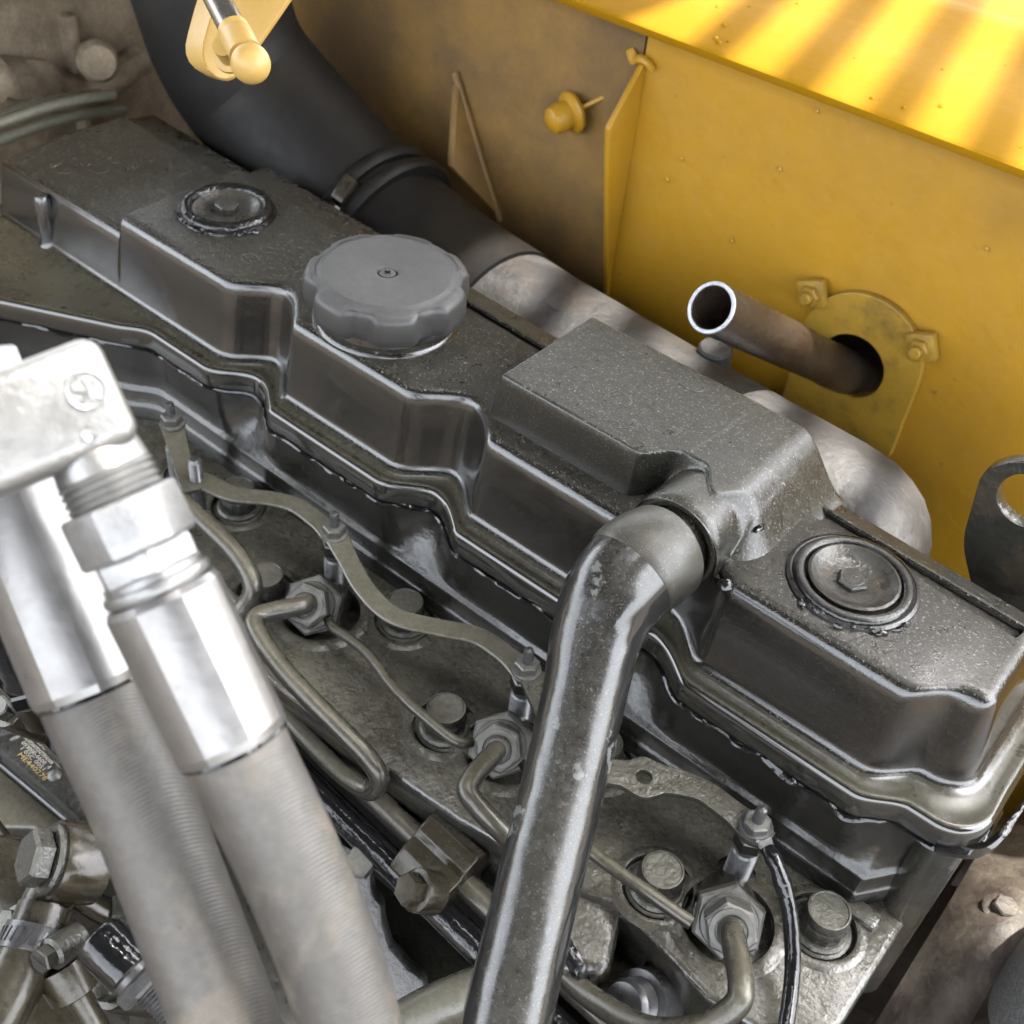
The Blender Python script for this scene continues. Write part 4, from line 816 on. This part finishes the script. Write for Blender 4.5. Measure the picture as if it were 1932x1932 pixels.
ob = thing('filter_bowl', 'dark dome at the picture edge beside the banjo joint', 'filter bowl', at(-10, 1650, 0.60))
b = MB(); b.lathe([(0.024, -0.08), (0.024, -0.004), (0.021, 0.001), (0.014, 0.004), (0.0, 0.005)], at(-8, 1660, 0.60), (0.1, -0.4, 1), 36, True, False); link('bowl', b.mesh('bowl2'), 'oilbrown', ob)
for k, (pa, pb, r, lab) in enumerate((((250, 1560, 0.62), (345, 1800, 0.60), 0.0085, 'black oily pipe running down behind the rear hydraulic hose'), ((150, 1690, 0.60), (290, 1700, 0.62), 0.0070, 'short oily brown pipe crossing below the banjo joint'), ((-20, 1560, 0.62), (120, 1660, 0.63), 0.0060, 'thin oily brown line under the banjo joint'), ((20, 1760, 0.60), (-20, 1600, 0.62), 0.0075, 'oily brown pipe rising at the picture edge behind the worm clamp'))):
    o = thing('oily_pipe', lab, 'pipe', at(*pa)); mid = (at(*pa) + at(*pb)) / 2 + V((0.004, -0.004, -0.008)); b = MB(); b.tube([at(*pa), mid, at(*pb)], r, 16, 8); link('steel_tube', b.mesh('op'), ('wallblack', 'oilbrown')[k > 0], o)
    b = MB(); d_ = (at(*pb) - at(*pa)).normalized(); b.hexp(r * 1.7, -0.006, 0.006, mid, d_); link('pipe_union', b.mesh('ou'), 'bolt', o)
for k, (u, v, d, r) in enumerate(((255, 1660, 0.585, 0.0075), (215, 1860, 0.575, 0.008), (300, 1855, 0.585, 0.0075), (30, 1745, 0.575, 0.007), (185, 1480, 0.63, 0.007), (20, 1340, 0.63, 0.007))):
    p = at(u, v, d); o = thing('small_bolt', ('small oily bolt behind the rear hydraulic hose', 'small oily bolt next to the threaded sensor end', 'small oily bolt under the sensor hex', 'small oily bolt beside the worm clamp', 'small oily bolt at the end of the engraved plate', 'small oily bolt at the head of the engraved plate')[k], 'bolt', p)
    a_ = V((-0.2, -0.45, 0.7)); b = MB(); b.lathe([(r * 1.5, -0.03), (r * 1.5, 0.0), (r * 1.4, 0.0012)], p, a_, 24); link('washer', b.mesh('sw'), 'oilbrown', o)
    b = MB(); b.hexp(r, 0.001, 0.008, p, a_, 6, 0.12, 0.3 * k); link('hex_head', b.mesh('sh'), 'bolt', o)
# wet lump and pale fitting low in the dark gap
lf = thing('lobed_bracket', 'grey lobed casting edge with a bolt in the dark gap behind the hydraulic hoses', 'bracket', at(690, 1700, 0.66))
wav = [(560, 1500), (640, 1590), (668, 1605), (690, 1612), (706, 1630), (700, 1660), (702, 1690), (720, 1710), (722, 1745), (735, 1790), (770, 1830), (800, 1850), (806, 1890), (790, 1930), (800, 1990), (560, 1990)]
b = MB(); b.prism([at(u, v, 0.665) for u, v in wav], RZ * 0.02); link('lobed_edge', b.mesh('lobe', 0.003), 'greycast', lf)
b = MB(); b.hexp(0.009, 0.0, 0.009, at(682, 1632, 0.652), (CAM - at(682, 1632, 0.652)).normalized() + V((-0.3, 0, 0.2)), 6); link('bracket_bolt', b.mesh('lbolt'), 'nut', lf)
pp = thing('drain_pipe', 'pale olive pipe crossing the dark gap below the clamp block', 'pipe', at(820, 1900, 0.6))
b = MB(); b.tube([at(640, 2010, 0.60), at(760, 1935, 0.60), at(850, 1890, 0.60), at(960, 1850, 0.60)], 0.0125, 24, 8); link('steel_tube', b.mesh('dp'), 'olive', pp)

# ================================================================== BEHIND THE COVER
hs = thing('heat_shield', 'rusty grey heat shield over the exhaust manifold with striped sunlight', 'heat shield', (-0.16, 0.2, -0.05))
def shx(x, y0, z0, ry, rz): return [V((x, y0 + ry * math.cos(a), z0 + rz * math.sin(a))) for a in [2 * math.pi * k / 40 for k in range(40)]]
rings = []
for x, k, dy, dz in ((-0.308, 0.98, 0.018, 0.003), (-0.30, 1, 0.017, 0.003), (-0.25, 1, 0.012, 0.002), (-0.15, 1, 0.006, 0), (-0.07, 1, 0.0, 0), (-0.01, 0.99, -0.002, 0.0), (0.01, 0.965, -0.003, 0), (0.025, 0.91, -0.005, -0.001), (0.037, 0.83, -0.007, -0.002), (0.047, 0.72, -0.010, -0.003), (0.055, 0.57, -0.013, -0.005), (0.061, 0.36, -0.016, -0.008), (0.0635, 0.12, -0.018, -0.01)):
    rings.append(shx(x, 0.190 + dy, -0.032 + dz, 0.062 * k, 0.058 * k))
b = MB(); b.loft(rings, True, True, True); link('shield_shell', b.mesh('shield', sharp=60), 'shield', hs)
for u, v in ((1060, 575), (1350, 660)):
    p = onz(u, v, 0.024); b = MB(); b.lathe([(0.012, -0.012), (0.012, 0.001), (0.0105, 0.003), (0.005, 0.0035), (0.0, 0.002)], p, (0, -0.1, 1), 28, True, False); link('shield_bolt', b.mesh('sbolt'), 'shield', hs)
du = thing('exhaust_duct', 'large matt black duct curving down to a clamped joint behind the cover', 'duct', (-0.5, 0.22, 0.0))
b = MB(); b.tube([ony(330, -560, 0.20), ony(362, -160, 0.20), ony(400, 0, 0.20), ony(440, 110, 0.205), ony(510, 205, 0.215), V((-0.455, 0.220, -0.008)), V((-0.38, 0.215, -0.026)), V((-0.30, 0.205, -0.031))], [0.060, 0.060, 0.060, 0.060, 0.061, 0.062, 0.063, 0.0640], 48, 12); link('duct_tube', b.mesh('duct', sharp=60), 'black', du)
for x, r in ((-0.452, 0.0680), (-0.434, 0.0690)):
    b = MB(); b.lathe([(r - 0.012, -0.006), (r - 0.002, -0.006), (r, -0.003), (r, 0.003), (r - 0.002, 0.006), (r - 0.012, 0.006)], (x, 0.2195, -0.008 + (x + 0.455) * -0.25), (1, -0.05, -0.25), 56, False, False); link('joint_ring', b.mesh('jring'), 'black', du)
q = V((-0.434, 0.2195 - 0.045, -0.012 + 0.052)); b = MB(); b.box(q, (0.012, 0.022, 0.010), (V((1, 0, -0.2)).normalized(), V((0.05, 0.75, 0.65)).normalized(), V((0.2, -0.65, 0.73)).normalized())); cbx = link('clamp_housing', b.mesh('chous', 0.002), 'oilbrown', du)
b = MB(); b.hexp(0.005, 0, 0.012, q + V((0, -0.010, -0.009)), (0.05, -0.75, -0.65)); link('clamp_screw', b.mesh('cscr'), 'oilbrown', cbx)
# tail pipe poking out of the wall
tp = thing('open_pipe', 'rusty steel pipe with a bright sawn end sticking out of the wall hole', 'pipe', p0)
e0 = at(1341, 580, 0.69); pw = ony(1592, 700, 0.33); e1 = pw + (pw - e0).normalized() * 0.035; ta = (e1 - e0).normalized(); L_ = (e1 - e0).length
ro = 0.0160
b = MB(); b.lathe([(ro - 0.0032, 0.10), (ro - 0.0032, 0.0012), (ro - 0.0028, 0.0002)], e0, ta, 48, False, False); link('pipe_bore', b.mesh('bore'), 'rust', tp)
b = MB(); b.lathe([(ro - 0.0030, 0.0006), (ro - 0.0024, 0.0), (ro - 0.0006, 0.0), (ro, 0.0008)], e0, ta, 56, False, False); link('cut_end', b.mesh('cut'), 'pipecut', tp)
b = MB(); b.lathe([(ro, 0.0006), (ro, L_ * 0.45), (ro * 0.98, L_ * 0.7), (ro * 1.04, L_ * 0.75), (ro * 1.02, L_)], e0, ta, 48, False, True, rfun=lambda a, h: 1 + 0.012 * noise.noise(V((math.cos(a) * 2, math.sin(a) * 2, h * 60)))); link('pipe_shell', b.mesh('pshell'), 'rust', tp)
# lifting eye
le = thing('lifting_eye', 'black steel lifting eye plate with a round hole behind the cover', 'lifting eye', (0.14, 0.14, 0.03))
LY = 0.150
def xz(u, v): p = ony(u, v, LY); return (p.x, p.z)
o_ = rounded([xz(1822, 1015), xz(1862, 880), xz(1925, 862), xz(1990, 880), xz(2010, 960), xz(2010, 1150), xz(1850, 1140)], 0.012, 5); hcx = xz(1945, 938)
me = plate2d(o_, [circle(hcx[0], hcx[1], 0.0165, 32)], 0.007, 0.0008); link('eye_plate', place(me, (0, LY, 0), (1, 0, 0), (0, 0, 1)), 'head', le)
# far left: grimy radiator side with bolt, straps and cables
rp = thing('radiator_frame', 'brown dirt caked frame panel in the far corner of the bay', 'frame', (-0.95, 0.15, -0.3))
b = MB(); b.box((-0.825, 0.05, -0.12), (0.02, 0.55, 0.50)); link('frame_panel', b.mesh('fpan', 0.004), 'brown', rp)
b = MB(); b.box((-0.795, 0.05, 0.125), (0.05, 0.50, 0.06)); link('upper_flange', b.mesh('ufl', 0.008, 3), 'ochre', rp)
q = onx(150, 115, -0.80); b = MB(); b.box(q + V((-0.015, 0.0, -0.02)), (0.03, 0.012, 0.12)); link('bracket_tab', b.mesh('btab', 0.003), 'brown', rp)
q = onx(182, 112, -0.775); b = MB(); b.lathe([(0.012, -0.06), (0.012, 0), (0.016, 0.001), (0.0185, 0.005), (0.018, 0.013), (0.0145, 0.018), (0.0, 0.020)], q, (0.8, -0.4, 0.2), 28, True, False); link('large_bolt', b.mesh('lb'), 'brown', rp)
b = MB(); b.tube([onx(-30, 150, -0.80), onx(60, 155, -0.80), onx(150, 175, -0.80), onx(270, 110, -0.80)], [0.018, 0.02, 0.016, 0.012], 14, 6, rough=0.4); link('dirt_ridge', b.mesh('ridge'), 'brown', rp)
for k, (pts, r) in enumerate(((((-420, 395), (-60, 245), (0, 232), (70, 208), (140, 190), (215, 178)), 0.0042), (((-420, 435), (-60, 285), (0, 265), (80, 236), (160, 216), (235, 208)), 0.0046), (((-420, 382), (-60, 232), (0, 216), (60, 196), (120, 182), (190, 172)), 0.0025))):
    cbl = thing('cable', ('thick olive grey cable arcing over the end of the valve cover', 'lowest olive grey cable lying against the end of the valve cover', 'thin topmost olive cable arcing past the dirt caked frame')[k], 'cable', onx(100, 220, -0.70))
    b = MB(); b.tube([onx(u, v, -0.70 - 0.02 * k) for u, v in pts], r, 16, 8); link('sheath', b.mesh('sheath'), 'cable', cbl)

# strut bracket and ball joint at the top
sb = thing('strut_bracket', 'pale yellow hanging bracket plate with a rounded end', 'bracket', at(420, 60, 0.66))
inn = [(430, -420), (400, -60), (395, 0), (398, 29), (390, 54), (383, 80), (381, 100), (384, 115), (391, 130), (406, 144)]; outp = [(418, -420), (388, -60), (372, 0), (363, 32), (355, 62), (350, 85), (351, 102), (357, 117), (369, 130), (390, 143)]
bot = [(416, 148), (428, 149), (440, 143), (452, 130), (492, 77), (545, 0), (588, -60), (600, -420)]
nrm = RZ.copy()
b = MB(); b.prism([at(u, v, 0.68) for u, v in inn + bot], nrm * 0.005); link('bracket_plate', b.mesh('bplate', 0.0012), 'palebracket', sb)
b = MB(); fi = [at(u, v, 0.6795) for u, v in inn + bot[:2]]; fo = [at(u, v, 0.700) for u, v in outp + [(408, 150), (425, 152)]]; th = [p + (at(430, 60, 0.70) - p).normalized() * 0.003 + nrm * 0.002 for p in fo]; ti = [p + nrm * 0.004 + (at(430, 60, 0.69) - p).normalized() * 0.002 for p in fi]
b.loft([fi, [(p * 0.5 + q * 0.5) + RX * -0.0012 for p, q in zip(fi, fo)], fo, th, ti, fi], False); link('bracket_lip', b.mesh('blip', sharp=50), 'palebracket', sb)
gs = thing('gas_strut', 'gas strut with chrome rod and pale yellow ball socket at the bracket', 'gas strut', at(470, 118, 0.62))
bp0 = at(473, 120, 0.615); rp1 = at(432, 40, 0.63); ra = (rp1 - bp0).normalized()
b = MB(); pr = [(math.sin(math.pi * k / 14) * 0.0105, -math.cos(math.pi * k / 14) * 0.0105) for k in range(12)]; b.lathe([(max(a, 1e-5), q) for a, q in pr] + [(0.0088, 0.0085), (0.0088, 0.024), (0.0080, 0.0255)], bp0, ra, 32); link('ball_socket', b.mesh('bsock'), 'palebracket', gs)
b = MB(); b.lathe([(0.0086, 0.0245), (0.0086, 0.0285), (0.0078, 0.0295)], bp0, ra, 24); link('lock_ring', b.mesh('lring'), 'palebracket', gs)
b = MB(); b.tube([bp0 + ra * 0.024, bp0 + ra * 0.30], 0.0076, 24, smooth=False); link('rod', b.mesh('rod'), 'chrome', gs)
b = MB(); st = at(428, 100, 0.635); b.lathe([(0.0085, 0), (0.0085, 0.003), (0.0055, 0.004), (0.0055, 0.018)], st + nrm * 0.008, -nrm, 24); link('ball_stud', b.mesh('bstud'), 'palebracket', gs)

# bottom right corner: grey casting edge and rusty lumps on the floor
gc = thing('flywheel_housing', 'rough pale grey curved casting edge in the bottom corner', 'casting', (0.36, 0.0, -0.3))
c0 = onz(2300, 1960, -0.12)
b = MB(); b.lathe([(0.098, -0.18), (0.100, -0.01), (0.0985, -0.002), (0.094, 0.0), (0.0, 0.001)], c0, (0, 0, 1), 72, True, False); link('casting_rim', b.mesh('crim'), 'greycast', gc)
th_ = thing('bell_housing', 'rust mottled brown bell housing beyond the end of the cylinder head', 'housing', (0.3, 0.05, -0.42))
rings = []
for i in range(36):
    x = 0.172 + 0.30 * i / 35; r = []
    for k in range(60):
        a = math.pi * (k / 59) * 1.1 - 0.15; R0 = 0.20 + 0.010 * math.sin(x * 70) + 0.012 * noise.noise(V((x * 14, a * 3, 1))) + 0.006 * noise.noise(V((x * 40, a * 9, 4))) + (0.018 if 0.215 < x < 0.235 else 0)
        r.append(V((x, 0.10 + R0 * math.cos(a), -0.38 + R0 * math.sin(a))))
    rings.append(r)
b = MB(); b.loft(rings, False); link('housing_shell', b.mesh('hshell', sharp=60), 'dirtfloor', th_)
for x, a in ((0.20, 1.5), (0.25, 1.9), (0.27, 1.25), (0.205, 1.0), (0.33, 1.6)):
    q = V((x, 0.10 + 0.205 * math.cos(a), -0.38 + 0.205 * math.sin(a))); n_ = V((0, math.cos(a), math.sin(a)))
    b = MB(); b.lathe([(0.013, -0.02), (0.013, 0.003), (0.0115, 0.004)], q, n_, 24); b.hexp(0.0085, 0.004, 0.010, q, n_); link('housing_bolt', b.mesh('hbolt'), 'dirtfloor', th_)

for o in bpy.data.objects:
    if 'baked' in o: del o['baked']
